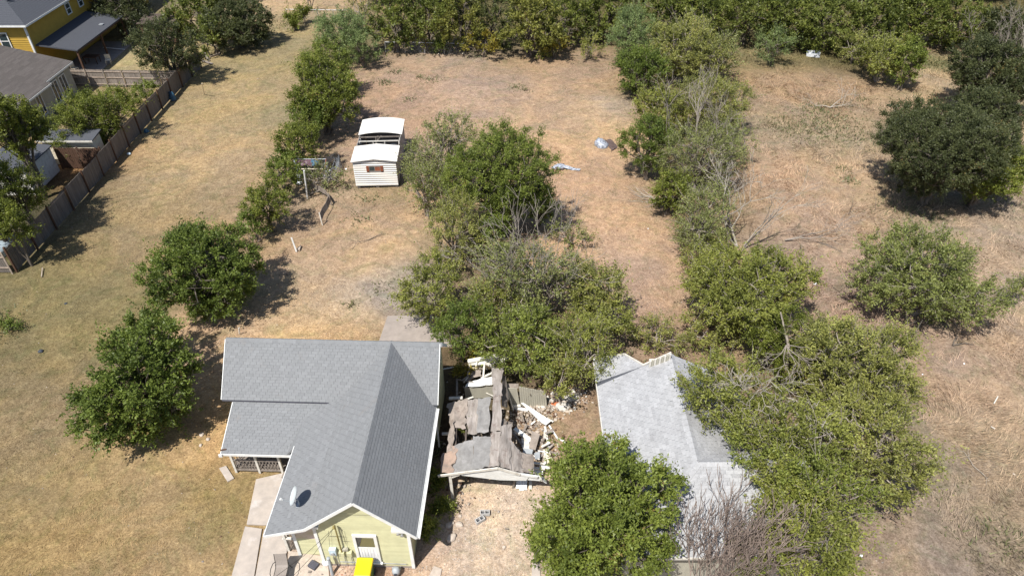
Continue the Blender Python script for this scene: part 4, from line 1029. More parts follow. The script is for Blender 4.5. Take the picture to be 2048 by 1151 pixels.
p = at(666, 1143, 0); b = MB().mat('grey_metal'); b.tube([(0, 0, -.1), (-.02, .1, .45), (-.05, .18, .92)], .065, 12); lathe(b, [(.075, .90), (.075, .97), (.03, 1.0)], 12, (-.05, .18)); tag(b.build('standpipe', None, (p[0], p[1] - .12, 0)), 'thick grey standpipe leaning against the front wall', 'pipe')
p = at(654, 1113, .35); b = MB().mat('plastic_white'); lathe(b, [(.05, 0), (.15, .02), (.19, .10), (.17, .13), (.05, .15)], 18); tag(b.build('white_tub', None, (p[0], p[1] - .15, .18), True), 'round white plastic tub at the foot of the yellow wall', 'tub')
p = at(793, 1137, .25); G = thing('gas_meter', 'dark grey round-topped gas meter at the right end of the front wall', 'gas meter', (p[0], p[1] - .1, 0))
b = MB().mat('grey_metal'); lathe(b, [(.10, .12), (.16, .18), (.17, .34), (.12, .46), (.05, .50)], 16); b.build('body', G, None, True)
MB().mat('charcoal').tube([(0, -.12, .30), (0, -.19, .30)], .07, 14).build('dial', G)
MB().mat('galvanised').tube([(-.14, .02, 0), (-.14, .02, .5), (-.02, .02, .56), (.10, .02, .5), (.14, .1, .2), (.14, .25, .2)], .02, 6).build('pipe', G)
for i, (u, v, s_, w_) in enumerate(((645, 1128, .09, 'beside the dark box'), (612, 1131, .07, 'in front of the bare siding'), (620, 1143, .11, 'near the patio chair'), (600, 1143, .08, 'at the edge of the path'), (645, 1148, .07, 'below the standpipe'))):
    p = at(u, v); b = MB().mat('rock_pale' if i % 2 else 'old_wood').hexa([(-s_, -s_ * .6, 0), (s_ * .8, -s_ * .7, 0), (s_, s_ * .6, 0), (-s_ * .7, s_ * .5, 0), (-s_ * .6, -s_ * .5, s_ * .6), (s_ * .5, -s_ * .4, s_ * .8), (s_ * .7, s_ * .3, s_ * .5), (-s_ * .5, s_ * .4, s_ * .7)])
    tag(bevel(b.build('rubble_chunk', None, p), .01), ('pale stone' if i % 2 else 'weathered wood scrap') + ' in the rubble before the house, ' + w_, 'debris')

# ------------------------------------------------------------------ paths and slabs
def slab(name, px, z, th, m_, parent=None, bev=.012):
    b = MB().mat(m_).prism([tuple(at(u, v, z)[:2]) + (z - th,) for u, v in px][::-1] if False else [tuple(at(u, v, z)[:2]) + (z - th,) for u, v in px], (0, 0, th))
    o = b.build(name, parent)
    me = o.data
    import bmesh
    bm = bmesh.new(); bm.from_mesh(me); bmesh.ops.recalc_face_normals(bm, faces=bm.faces); bm.to_mesh(me); bm.free()
    return bevel(o, bev)
PT = tag(bpy.data.objects.new('path', None), kind='structure'); col.objects.link(PT)
slab('slab', [(493, 1047), (602, 1051), (615, 938), (560, 946), (512, 957)], .05, .12, 'concrete', PT)
slab('slab', [(459, 1165), (506, 1165), (524, 1056), (490, 1051)], .045, .12, 'concrete', PT)
slab('slab', [(508, 1165), (570, 1165), (576, 1058), (528, 1057)], .05, .12, 'concrete', PT)
slab('slab', [(573, 1165), (660, 1165), (655, 1112), (577, 1100)], .035, .12, 'rock_pale', PT)
slab('slab', [(438, 935), (452, 930), (468, 955), (455, 962)], .04, .1, 'concrete', PT)
PB = tag(bpy.data.objects.new('patio', None), kind='structure'); col.objects.link(PB)
slab('slab', [(755, 690), (905, 692), (868, 629), (775, 631)], .05, .12, 'concrete_grey', PB)
DR = tag(bpy.data.objects.new('driveway', None), kind='structure'); col.objects.link(DR)
slab('slab', [(1062, 1165), (1082, 1165), (1078, 1112), (1066, 1110)], .05, .12, 'concrete', DR)
slab('slab', [(868, 1130), (884, 1136), (878, 1165), (850, 1165)], .03, .1, 'rock_pale', DR)
# cinder blocks
for i, (u, v, rz_, tl, lb) in enumerate(((970, 1027, .03, 0, 'grey cinder block lying square with its two holes facing up, on the gravel drive'), (960, 1041, .60, 0, 'grey cinder block turned at an angle in front of the square one'))):
    p = at(u, v); Bk = thing('cinder_block', lb, 'cinder block', (p[0], p[1], .0), rz_)
    b = MB().mat('block_grey')
    for y0, y1 in ((-.11, -.078), (.078, .11)): b.box(-.21, .21, y0, y1, 0, .17)
    for x0, x1 in ((-.21, -.175), (-.018, .018), (.175, .21)): b.box(x0, x1, -.077, .077, .001, .169)
    b.build('shell', Bk)
    MB().mat('charcoal').box(-.174, .174, -.076, .076, .0, .03).build('hole_shade', Bk)  # dark plate standing in for the shade inside the holes
# ------------------------------------------------------------------ neighbour house with pale grey roof
N_ = thing('house', 'house with pale grey shingle roof half hidden under the trees, bottom right', 'house', (0, 0, 0))
s_ = .515
planes = [
 ([(4, 14.0), (4.2, 14.0), (7.3, 17.1), (7.3, 23.15), (6.1, 23.0), (4, 23.0)], 4.40, (7.3, 17.1), (-1, 0), s_),
 ([(4, 23.0), (6.1, 23.0), (5.4, 24.1), (4, 24.5)], 4.40, (7.3, 17.1), (-1, 0), s_),
 ([(7.3, 17.1), (10.6, 17.1), (10.6, 23.15), (7.3, 23.15)], 4.40, (7.3, 17.1), (1, 0), s_),
 ([(4.2, 14.0), (11.7, 14.0), (11.7, 17.1), (7.3, 17.1)], 4.40, (7.3, 17.1), (0, -1), s_),
 ([(7.3, 17.1), (11.7, 17.1), (11.7, 20.4), (7.3, 20.4)], 4.40, (7.3, 17.1), (0, 1), s_),
]
rf = shingle_roof(N_, planes, 'shingle_pale', .32, .145, 300, 5, 'shingle_grey', jit=.02)
b = MB().mat('shingle_pale'); rng = np.random.default_rng(9)
for i in range(20):
    y0 = 17.2 + i * .3; b.tv = float(rng.random() * .5 + .5)
    b.poly([(7.3, y0, 4.44), (7.46, y0, 4.34), (7.46, y0 + .298, 4.33), (7.3, y0 + .298, 4.43)]); b.poly([(7.14, y0, 4.34), (7.3, y0, 4.44), (7.3, y0 + .298, 4.43), (7.14, y0 + .298, 4.33)])
for i in range(14):
    x0 = 7.35 + i * .3; b.tv = float(rng.random() * .5 + .5)
    b.poly([(x0, 16.94, 4.34), (x0 + .298, 16.94, 4.33), (x0 + .298, 17.1, 4.43), (x0, 17.1, 4.44)]); b.poly([(x0, 17.1, 4.44), (x0 + .298, 17.1, 4.43), (x0 + .298, 17.26, 4.33), (x0, 17.26, 4.34)])
for i in range(12):
    t = i / 15; x0, y0 = 7.3 - 3.3 * t, 17.1 - 3.3 * t; z0 = 4.44 - 1.7 * t; d_ = .215; b.tv = float(rng.random() * .5 + .5)
    b.poly([(x0 - .12, y0 + .12, z0 - .05), (x0 - d_ - .12, y0 - d_ + .12, z0 - .16), (x0 - d_, y0 - d_, z0 - .11), (x0, y0, z0)])
    b.poly([(x0, y0, z0), (x0 - d_, y0 - d_, z0 - .11), (x0 - d_ + .12, y0 - d_ - .12, z0 - .16), (x0 + .12, y0 - .12, z0 - .05)])
b.build('ridge_cap', rf)
zW = lambda x: 4.40 - s_ * (7.3 - x)
for (a, c) in (((4, 24.5), (5.4, 24.12)), ((5.4, 24.12), (6.1, 23.03)), ((6.1, 23.03), (7.35, 23.2))):
    board('rake_board', (a[0], a[1] + .02, zW(a[0]) + .0), (c[0], c[1] + .02, zW(c[0]) + .0), .05, .14, 'white_worn', N_)
board('fascia', (3.98, 14.4, 2.64), (3.98, 24.4, 2.64), .03, .13, 'white_worn', N_)
board('fascia', (4.0, 13.98, 2.76), (11.7, 13.98, 2.76), .03, .13, 'white_worn', N_)
b = MB().mat('panel_beige'); b.box(4.5, 10.2, 14.7, 22.6, 0, 2.56); b.box(10.201, 11.3, 14.75, 19.9, 0, 2.55); b.build('wall', N_)
MB().mat('white_worn').box(6.28, 7.28, 22.86, 22.92, 4.25, 4.34).build('parapet_top', N_)
for k in range(9):
    x = 6.3 + k * .105; MB().mat('panel_beige' if k % 2 else 'white_worn').box(x, x + .085, 22.80, 22.855, zW(x) - .05, zW(x) + .42).build('parapet_slat', N_)
MB().mat('terracotta').box(10.9, 11.1, 13.6, 13.8, 0, .5).build('flue', N_)
sl_ = slab('slab', [(1380, 1200), (1600, 1200), (1590, 1112), (1390, 1112)], .06, .14, 'concrete', None); sl_.name = 'patio'; tag(sl_, kind='structure')

# ------------------------------------------------------------------ white shed with half its roof missing
S = thing('shed', 'white corrugated metal shed with the middle of its roof missing', 'shed', (-10.03, 45.35, 0), radians(2.2))
hwid = 1.56; L_ = 6.5; fz_ = .28; ez = 2.22; rz_ = 2.42
nb_ = 11; e = (ez - fz_) / nb_
MB().mat('charcoal').box(-hwid + .02, hwid - .02, .04, .08, fz_, ez).build('front_backing', S)
for k in range(nb_):
    z = fz_ + k * e
    b = MB().mat('metal_white')
    b.hexa([(-hwid, -.035, z + .02), (hwid, -.035, z + .02), (hwid, .038, z + .02), (-hwid, .038, z + .02), (-hwid, .02, z + e - .045), (hwid, .02, z + e - .045), (hwid, .038, z + e - .045), (-hwid, .038, z + e - .045)])
    b.build('siding_board', S)
    MB().mat('charcoal').box(-hwid, hwid, .024, .036, z + e - .044, z + e + .019).build('siding_groove', S)
b = MB().mat('metal_white'); b.prism([(-hwid, .01, ez), (hwid, .01, ez), (0, .01, rz_ - .02)], (0, .03, 0)); b.build('gable_panel', S)
b = MB().mat('metal_white'); b.prism([(-.3, -.02, ez - .03), (.3, -.02, ez - .03), (.12, -.02, rz_ - .06), (-.12, -.02, rz_ - .06)], (0, .025, 0)); b.build('gable_vent', S)
for sx in (-1, 1):
    wl = MB().mat('metal_side'); nseg = 22
    for k in range(nseg):
        y0 = .05 + k * (L_ - .1) / nseg; y1 = y0 + (L_ - .1) / nseg; o_ = .022 * (k % 2)
        wl.box(sx * hwid - .02 + sx * o_, sx * hwid + .015 + sx * o_, y0, y1 - .004, fz_, ez - .02)
    wl.build('side_wall', S)
    MB().mat('rust_red').box(sx * hwid - .03 + (.0 if sx > 0 else .0), sx * hwid + .03, -.04, .0, fz_ - .02, ez) if False else None
MB().mat('metal_side').box(-hwid, hwid, L_ - .05, L_, fz_, ez + .02).build('rear_wall', S)
MB().mat('interior').box(-hwid + .02, hwid - .02, .1, L_ - .06, fz_ - .10, fz_ + .03).build('floor', S)
MB().mat('charcoal').box(-hwid + .05, hwid - .05, .05, L_ - .05, .10, fz_ - .11).build('gap_shade', S)  # dark slab standing in for the shaded gap beneath the floor
for x in (-1.4, 0, 1.4):
    for y in (.2, 3.1, 6.1): MB().mat('block_grey').box(x - .1, x + .1, y - .1, y + .1, -.05, .10).build('pier_block', S)
MB().mat('metal_white').beam((-hwid - .01, .0, fz_ - .04), (hwid + .01, .0, fz_ - .04), .05, .06).build('sill_trim', S)
def roof_piece(y0, y1, round_):
    n = 9
    for j in range(3 if y1 - y0 < 2.6 else 3):
        pass
    xs = np.linspace(-hwid - .12, hwid + .12, n); rows = []
    k = int(round((y1 - y0) / .8)); ys = np.linspace(y0, y1, k + 1)
    for q in range(k):
        rows = []
        for y in (ys[q] + .0, ys[q + 1] + .02):
            r = []
            for x in xs:
                t_ = abs(x) / (hwid + .12)
                z = ez + (rz_ - ez) * ((1 - t_ * t_) if round_ else (1 - t_)) + .03 + .006 * q
                r.append((x, y, z))
            rows.append(r)
        sheet(MB().mat('metal_white'), rows, .015).build('roof_panel', S)
roof_piece(-.14, 2.25, False); roof_piece(4.15, 6.75, True)
MB().mat('metal_side').beam((-hwid - .1, -.13, ez + .01), (0, -.13, rz_ + .01), .02, .05).build('roof_edge', S)
MB().mat('metal_side').beam((hwid + .1, -.13, ez + .01), (0, -.13, rz_ + .01), .02, .05).build('roof_edge', S)
wn_ = MB().mat('old_wood'); wz, wh = 1.43, .40
wn_.box(-.42, .40, -.06, -.03, wz, wz + .035); wn_.box(-.42, .40, -.06, -.03, wz + wh - .035, wz + wh); wn_.box(-.42, -.39, -.06, -.03, wz + .036, wz + wh - .036); wn_.box(.37, .40, -.06, -.03, wz + .036, wz + wh - .036); wn_.box(-.025, .01, -.06, -.03, wz + .036, wz + wh - .036)
wo = wn_.build('window', S)
MB().mat('glass_dark').box(-.39, -.026, -.05, -.04, wz + .036, wz + wh - .036).build('pane', wo)
MB().mat('rust_red').box(.011, .37, -.05, -.04, wz + .036, wz + wh - .036).build('pane', wo)
for x0 in (-.62, .41): 
    sh = MB().mat('rust_red'); sh.box(x0, x0 + .19, -.06, -.037, wz - .03, wz + wh + .03)
    sh = sh.build('shutter', S)
    for q in range(5): MB().mat('rust_red').box(x0 + .02, x0 + .17, -.075, -.061, wz + q * .08, wz + q * .08 + .05).build('louvre', sh)
for y in (2.5, 3.25, 3.95):
    MB().mat('old_wood' if y != 3.25 else 'white_worn').beam((-hwid + .03, y, ez - .06), (hwid - .03, y, ez - .06 + (.02 if y > 3 else 0)), .05, .08).build('joist', S)
for (x, y) in ((-hwid + .06, 2.6), (-hwid + .06, 3.2), (-hwid + .06, 3.8), (hwid - .06, 2.6), (hwid - .06, 3.2), (hwid - .06, 3.8), (-.45, 3.25), (.42, 3.25)):
    MB().mat('white_worn').beam((x, y, fz_), (x, y, ez - .1), .06, .06).build('stud', S)
MB().mat('old_wood').beam((-.55, 3.3, .9), (-.15, 4.1, ez), .05, .05).build('brace', S)
MB().mat('old_wood').beam((-.35, 3.3, 1.9), (.1, 4.1, ez - .03), .04, .04).build('brace', S)
MB().mat('old_wood').beam((-.5, 3.25, .3), (-.3, 3.9, ez - .03), .04, .04).build('brace', S)
def inshed(x, y, z):
    a = radians(2.2); return (-10.03 + x * cos(a) - y * sin(a), 45.35 + x * sin(a) + y * cos(a), z)
b = MB().mat('charcoal'); lathe(b, [(.40, 0), (.46, .05), (.46, 1.05), (.40, 1.22), (.12, 1.28)], 20); tag(b.build('storage_tank', None, inshed(.98, 3.7, .32), True), 'dark blue-grey tank inside the open part of the white shed', 'tank')
tag(bevel(MB().mat('plastic_white').box(-.17, .17, -.14, .14, 0, .5).build('storage_box', None, inshed(-1.15, 3.5, .9)), .02), 'white box on the left inside the open part of the shed', 'box')
tag(bevel(MB().mat('charcoal').box(-.4, .4, -.3, .3, 0, .6).build('cupboard', None, inshed(-1.08, 3.4, .31)), .02), 'black cupboard under the white box inside the shed', 'cupboard')

# ------------------------------------------------------------------ rubbish frame, posts and bent fence beside the shed
Fm = thing('drying_rack', 'rusty metal pipe frame draped with torn tarps left of the white shed', 'frame', at(620, 345, 0))
fo = np.array(Fm.location)
def FB(name, pts, r, m_, n=6): return MB().mat(m_).tube([tuple(np.array(q) - fo) for q in pts], r, n).build(name, Fm)
A1, A2 = at(588, 318, 1.7), at(652, 318, 1.7); B1, B2 = at(599, 338, 1.25), at(650, 338, 1.25)
FB('top_pipe', [A1, A2], .035, 'galvanised'); FB('top_pipe', [B1, B2], .04, 'cream')
for q in (A1, A2, B1, B2): FB('leg', [q, (q[0], q[1], 0)], .03, 'galvanised')
FB('side_pipe', [A1, B1], .03, 'galvanised'); FB('side_pipe', [A2, B2], .03, 'rust_red')
def drape(name, c4, nx_, ny_, amp, m_, seed, parent=None, o0=None, th=.01, ragged=.0):
    """c4: four corners (a0,a1,b1,b0): a = first edge, b = opposite edge"""
    rng = np.random.default_rng(seed); a0, a1, b1, b0 = [np.array(q, float) for q in c4]
    ph = rng.random(6) * 6.28; rows = []
    for i in range(ny_):
        t = i / (ny_ - 1); r = []
        for j in range(nx_):
            s = j / (nx_ - 1); p = (a0 * (1 - s) + a1 * s) * (1 - t) + (b0 * (1 - s) + b1 * s) * t
            p = p + np.array([0, 0, 1]) * amp * (sin(3.1 * s * 2 + ph[0] + 2 * t) * .5 + sin(7 * s + ph[1] - 3 * t) * .3 + sin(9 * t + ph[2] + 4 * s) * .3 + rng.normal() * .12)
            if ragged and (i in (0, ny_ - 1) or j in (0, nx_ - 1)): p = p + rng.normal(size=3) * ragged * np.array([1, 1, .2])
            if o0 is not None: p = p - o0
            r.append(tuple(p))
        rows.append(r)
    return sheet(MB().mat(m_), rows, th).build(name, parent)
def dr(name, px, nx_, ny_, amp, m_, seed, label=None, cat=None, th=.01, ragged=0.0, group=None):
    o = drape(name, [at(*q) for q in px], nx_, ny_, amp, m_, seed, None, None, th, ragged)
    return tag(o, label, cat, group) if label else o
dr('torn_tarp', [(588, 319, 1.72), (626, 319, 1.72), (624, 332, 1.35), (597, 330, 1.35)], 9, 6, .12, 'dark_pink', 1, 'dark pink and grey torn cloth draped over the pipe frame', 'cloth', ragged=.05)
dr('torn_tarp', [(622, 318, 1.74), (640, 323, 1.70), (636, 331, 1.45), (624, 331, 1.45)], 6, 5, .08, 'tarp_blue', 2, 'torn blue tarp on the right half of the pipe frame', 'tarp', ragged=.05)
dr('torn_tarp', [(597, 327, 1.3), (624, 330, 1.3), (622, 337, 1.0), (599, 337, 1.0)], 6, 4, .06, 'charcoal', 3, 'dark green-grey panel hanging below the torn cloth', 'panel')
dr('torn_tarp', [(586, 320, 1.7), (591, 320, 1.7), (600, 352, .8), (595, 364, .2)], 4, 9, .10, 'tarp_silver', 4, 'long grey-blue tarp strip hanging from the left end of the pipe frame', 'tarp', ragged=.04)
b = MB().mat('white_paint').tube([at(608, 341, 2.42), at(615.5, 399, -.1)], .055, 10); tag(b.build('white_post'), 'tall white post in front of the pipe frame', 'post')
rng = np.random.default_rng(41)      # loose coil of wire netting right of the frame
b = MB().mat('galvanised'); c0 = at(664, 345, 0)
for k in range(46):
    a = rng.random(3) * 6.28; r_ = .35 + .5 * rng.random(); z_ = .1 + .9 * rng.random()
    b.tube([(c0[0] + r_ * cos(a[0] + q * .35) * .8, c0[1] + r_ * 2.0 * sin(a[0] + q * .35), z_ + .12 * sin(q + a[1])) for q in range(8)], .012, 3, False)
tag(b.build('wire_netting'), 'loose tangled coil of grey wire netting between pipe frame and shed', 'wire')
path = [(626, 384), (641, 390), (655, 398), (663, 410), (658, 424), (650, 436), (645, 449)]
rows = [[tuple(at(u, v, 0) + [0, 0, z]) for (u, v) in path] for z in (-.02, .35, .75)]
rows[2] = [tuple(np.array(q) + [-.12, .10, 0]) for q in rows[2]]
BF = thing('bent_fence', 'collapsed curving strip of grey fence left of the shed', 'fence', (0, 0, 0))
sheet(MB().mat('old_wood'), rows[1:], .03).build('strip', BF)
for (u, v) in ((626, 384), (663, 410), (645, 449)):
    p = at(u, v); MB().mat('white_worn' if u == 645 else 'old_wood').beam(p - [0, 0, .1], p + [-.08, .06, .95], .07, .07).build('post', BF)
tag(MB().mat('old_wood').beam(at(612, 391, .05), at(640, 380, .45), .07, .05).build('plank'), 'dark plank leaning at the left end of the bent fence', 'plank')
tag(MB().mat('white_paint').beam(at(593, 503, .0), at(583, 475, 1.05), .10, .04).build('stake'), 'leaning white board stuck in the bare yard', 'stake')
tag(MB().mat('rock_pale').prism([at(594, 500, .02), at(603, 492, .02), at(600, 501, .02)], (0, 0, .12)).build('stone'), 'small pale stone beside the leaning white board', 'stone')
tag(MB().mat('white_paint').beam(at(479, 667, 0), at(478, 655, .55), .06, .04).build('stake'), 'short white stake just behind the left end of the grey roof', 'stake')
tag(MB().mat('cream').beam(at(409, 190, -.1), at(404, 167, 1.5), .08, .05).build('stake'), 'cream survey stake standing alone on the upper left lawn', 'stake')
o = MB().mat('plastic_white'); lathe(o, [(.12, 0), (.26, .1), (.24, .22), (.05, .3)], 10); tag(o.build('plastic_bag', None, at(599, 368, 0), True), 'crumpled white bag at the foot of the hanging tarp strip', 'bag')

# ------------------------------------------------------------------ tarps in the yard
def blob(name, c, sx, sy, sz, seed, m_, rz=0, amp=.25):
    rng = np.random.default_rng(seed); n, r_ = 18, 9; V = []; F = []
    k_ = rdir(rng, 7); am = rng.uniform(-1, 1, 7)
    for i in range(r_ + 1):
        th = pi / 2 * i / r_ + .0
        for j in range(n):
            a = 2 * pi * j / n; d = np.array([cos(a) * cos(th), sin(a) * cos(th), sin(th)])
            f = 1 + amp * (np.exp(-((d - k_) ** 2).sum(1) / .2) * am).sum() + rng.normal() * .05
            V.append(d * f * [sx, sy, sz])
    for i in range(r_):
        for j in range(n): F.append([i * n + j, i * n + (j + 1) % n, (i + 1) * n + (j + 1) % n, (i + 1) * n + j])
    o = link(name, mesh_np(name, np.array(V), np.array(F), [m_]), None, c); o.rotation_euler.z = rz; return o
tag(blob('tarp_bundle', at(1200, 290, -.03), .50, .60, .55, 3, 'tarp_silver', amp=.4), 'crumpled silver tarp bundle in the open lot, left of the middle tree row', 'tarp')
dr('brown_mat', [(1208, 279, .10), (1222, 279, .04), (1236, 293, .03), (1224, 303, .06)], 8, 7, .05, 'tarp_brown', 6, 'flat dark brown mat beside the silver tarp bundle', 'mat', ragged=.05)
TB = blob('tarp_bundle', at(1118, 335, -.03), .62, .38, .30, 8, 'tarp_silver', .2, .5); tag(TB, 'silver and brown crumpled tarp heap right of the dense bright tree', 'tarp')
dr('tarp_strip', [(1112, 330, .12), (1130, 326, .2), (1128, 339, .08), (1110, 340, .1)], 7, 5, .08, 'tarp_brown', 9, 'brown cloth lying across the crumpled tarp heap', 'cloth', ragged=.05)
dr('tarp_strip', [(1126, 330, .22), (1161, 338, .12), (1158, 341, .05), (1126, 336, .1)], 9, 4, .12, 'tarp_silver', 10, 'long silver tarp tongue stretching right from the crumpled heap', 'tarp', th=.03, ragged=.03)

# ------------------------------------------------------------------ long board fence
rng = np.random.default_rng(61)
FN = thing('board_fence', 'long weathered brown board fence along the left side of the lawn', 'fence', (-31.4, 35.1, 0))
npan = 14; pw = 2.4; xoff = lambda y: .12 * sin(y * .21) 
for k in range(npan):
    y0 = k * pw; b = MB().mat('fence_wood'); n_ = 16; hh_ = 1.68 + rng.normal() * .03; lean_ = rng.normal() * .03
    for q in range(n_):
        ya = y0 + .01 + q * (pw - .02) / n_; yb = ya + (pw - .02) / n_ - .014; b.tv = float(rng.random()); h_ = hh_ + rng.normal() * .012; x_ = xoff(y0 + 1.2) + .02
        b.hexa([(x_, ya, .03), (x_ + .022, ya, .03), (x_ + .022, yb, .03), (x_, yb, .03), (x_ + lean_, ya, h_), (x_ + .022 + lean_, ya, h_), (x_ + .022 + lean_, yb, h_), (x_ + lean_, yb, h_)])
    pn = b.build('panel', FN)
    for z_ in (.35, .95, 1.5): MB().mat('fence_rail' if z_ > 1.4 else 'fence_wood').box(xoff(y0 + 1.2) - .03, xoff(y0 + 1.2) + .018, y0 + .05, y0 + pw - .05, z_, z_ + .08).build('rail', pn)
for k in range(npan + 1):
    MB().mat('brown_wood').box(xoff(k * pw) + .045, xoff(k * pw) + .145, k * pw - .05, k * pw + .05, -.1, 1.84 + rng.normal() * .03).build('post', FN)
def wood_fence(name, label, a, c, h, n, rails, side, m_='fence_wood', rail_m='fence_rail', seed=1):
    rng = np.random.default_rng(seed); a = np.array(a, float); c = np.array(c, float); L = np.linalg.norm(c - a)
    F = thing(name, label, 'fence', (a[0], a[1], 0), atan2(c[1] - a[1], c[0] - a[0]))
    w = L / n
    for k in range(n):
        b = MB().mat(m_); x0 = k * w; nq = max(4, int(w / .145))
        for q in range(nq):
            xa = x0 + .04 + q * (w - .08) / nq; b.tv = float(rng.random()); h_ = h + rng.normal() * .015
            b.box(xa, xa + (w - .08) / nq - .013, 0, .022, .03, h_)
        pn = b.build('panel', F)
        for z_ in rails: MB().mat(rail_m).box(x0 + .04, x0 + w - .04, -side * .05 if side > 0 else .023, -.001 if side > 0 else .07, z_, z_ + .085).build('rail', pn)
    for k in range(n + 1): MB().mat(rail_m if k % 2 else m_).box(k * w - .045, k * w + .045, -.10 if side > 0 else .03, -.051 if side > 0 else .12, -.1, h + .06).build('post', F)
    return F
pA, pB = at(146, 172), at(310, 173)
wood_fence('board_fence', 'light grey-brown board fence with rails showing, between patio garden and crape myrtle', (pA[0], pA[1]), (-31.5, pB[1] - .3), 1.65, 6, (.2, .85, 1.42), 1, 'old_wood', 'fence_rail', 5)
wood_fence('board_fence', 'short brown board fence beside the small white outbuilding', (-35.0, 48.25), (-31.55, 48.25), 1.75, 2, (.4, 1.2), -1, 'brown_wood', 'brown_wood', 6)
wood_fence('board_fence', 'short fence piece with two pale rails at the lower left end of the long fence', (-34.6, 35.0), (-31.5, 35.0), 1.6, 1, (.35, 1.15), 1, 'fence_wood', 'fence_rail', 7)

# ------------------------------------------------------------------ wire fences at the back
def wire_fence(name, label, a, c, h, posts):
    a = np.array(a, float); c = np.array(c, float); L = np.linalg.norm(c - a)
    F = thing(name, label, 'fence', (a[0], a[1], 0), atan2(c[1] - a[1], c[0] - a[0]))
    MB().mat('galvanised').tube([(0, 0, h), (L, 0, h)], .028, 6).build('top_rail', F)
    for k in range(posts): MB().mat('galvanised').tube([(L * k / (posts - 1), 0, -.1), (L * k / (posts - 1), 0, h + .05)], .032, 6).build('post', F)
    b = MB().mat('galvanised'); n = int(L / .16)
    for k in range(n):
        for s_ in (-1, 1):
            x0 = k * .16; x1 = min(max(x0 + s_ * h, 0), L); dz = h * abs(x1 - x0) / h
            b.tube([(x0, 0, 0), (x1, 0, dz)], .0035, 3, False)
    b.build('wire_mesh', F)
    return F
pa, pb = at(772, 106), at(928, 109)
wire_fence('wire_fence', 'chain link fence in front of the wood at the far end of the bare lot', pa[:2], pb[:2], 1.15, 5)
pa, pb = at(575, 38), at(700, 40)
wire_fence('wire_fence', 'chain link fence across the far end of the left lawn', pa[:2], pb[:2], 1.1, 5)
for (u, v, w_) in ((877, 108, 'middle'), (925, 107, 'right')):
    tag(MB().mat('cream').beam(at(u, v, -.1), at(u, v, .45), .09, .06).build('stake'), 'short pale stake at the foot of the chain link fence, ' + w_ + ' of the two', 'stake')

# ------------------------------------------------------------------ yellow two-storey house, top left
Y = thing('house', 'two-storey golden yellow house with grey hip roof, top left', 'house', (0, 0, 0))
MB().mat('siding_gold').box(-60, -45.15, 65.6, 90, 0, 5.3).build('wall', Y)
for k in range(25):
    z = .2 + k * .205
    MB().mat('siding_gold').hexa([(-60, 65.52, z), (-45.14, 65.52, z), (-45.14, 65.595, z), (-60, 65.595, z), (-60, 65.57, z + .2), (-45.14, 65.57, z + .2), (-45.14, 65.595, z + .2), (-60, 65.595, z + .2)]).build('siding_board', Y)
    MB().mat('siding_gold').hexa([(-45.145, 65.6, z), (-45.07, 65.6, z), (-45.07, 90, z), (-45.145, 90, z), (-45.145, 65.6, z + .2), (-45.12, 65.6, z + .2), (-45.12, 90, z + .2), (-45.145, 90, z + .2)]).build('siding_board', Y)
MB().mat('white_paint').box(-45.2, -45.04, 65.46, 65.6, 0, 5.3).build('corner_board', Y)
ex0, ex1, ey0, ey1, eh = -60.5, -44.6, 65.0, 90.5, 5.4
rw = (ex1 - ex0) / 2; sl = .5; rh = eh + rw * sl; xm = (ex0 + ex1) / 2
b = MB().mat('shingle_grey')
b.poly([(ex0, ey0, eh), (ex1, ey0, eh), (xm, ey0 + rw, rh)]); b.poly([(ex1, ey0, eh), (ex1, ey1, eh), (xm, ey1 - rw, rh), (xm, ey0 + rw, rh)])
b.poly([(ex1, ey1, eh), (ex0, ey1, eh), (xm, ey1 - rw, rh)]); b.poly([(ex0, ey1, eh), (ex0, ey0, eh), (xm, ey0 + rw, rh), (xm, ey1 - rw, rh)])
b.poly([(ex0, ey0, eh - .02), (ex0, ey1, eh - .02), (ex1, ey1, eh - .02), (ex1, ey0, eh - .02)])
yr = b.build('roof', Y)
b = MB().mat('shingle_grey'); rng = np.random.default_rng(3)
for i in range(40):      # courses on the two slopes in view
    t = i / 40; z0, z1 = eh + t * rw * sl, eh + (t + 1 / 40) * rw * sl; o0, o1 = t * rw, (t + 1 / 40) * rw
    b.poly([(ex0 + o0, ey0 + o0, z0 + .03), (ex1 - o0, ey0 + o0, z0 + .03), (ex1 - o1, ey0 + o1, z1 + .005), (ex0 + o1, ey0 + o1, z1 + .005)])
    b.poly([(ex1 - o0, ey0 + o0, z0 + .03), (ex1 - o0, ey1 - o0, z0 + .03), (ex1 - o1, ey1 - o1, z1 + .005), (ex1 - o1, ey0 + o1, z1 + .005)])
tag(b.build('shingle', yr), kind='stuff')
MB().mat('charcoal').tube([(-47.2, 67.9, eh + 1.4), (-47.2, 67.9, eh + 1.85)], .12, 8).build('roof_vent', yr)
for (a, c) in (((ex0, ey0 - .02, eh - .07), (ex1, ey0 - .02, eh - .07)), ((ex1 + .02, ey0, eh - .07), (ex1 + .02, ey1, eh - .07))): board('fascia', a, c, .04, .16, 'white_paint', Y)
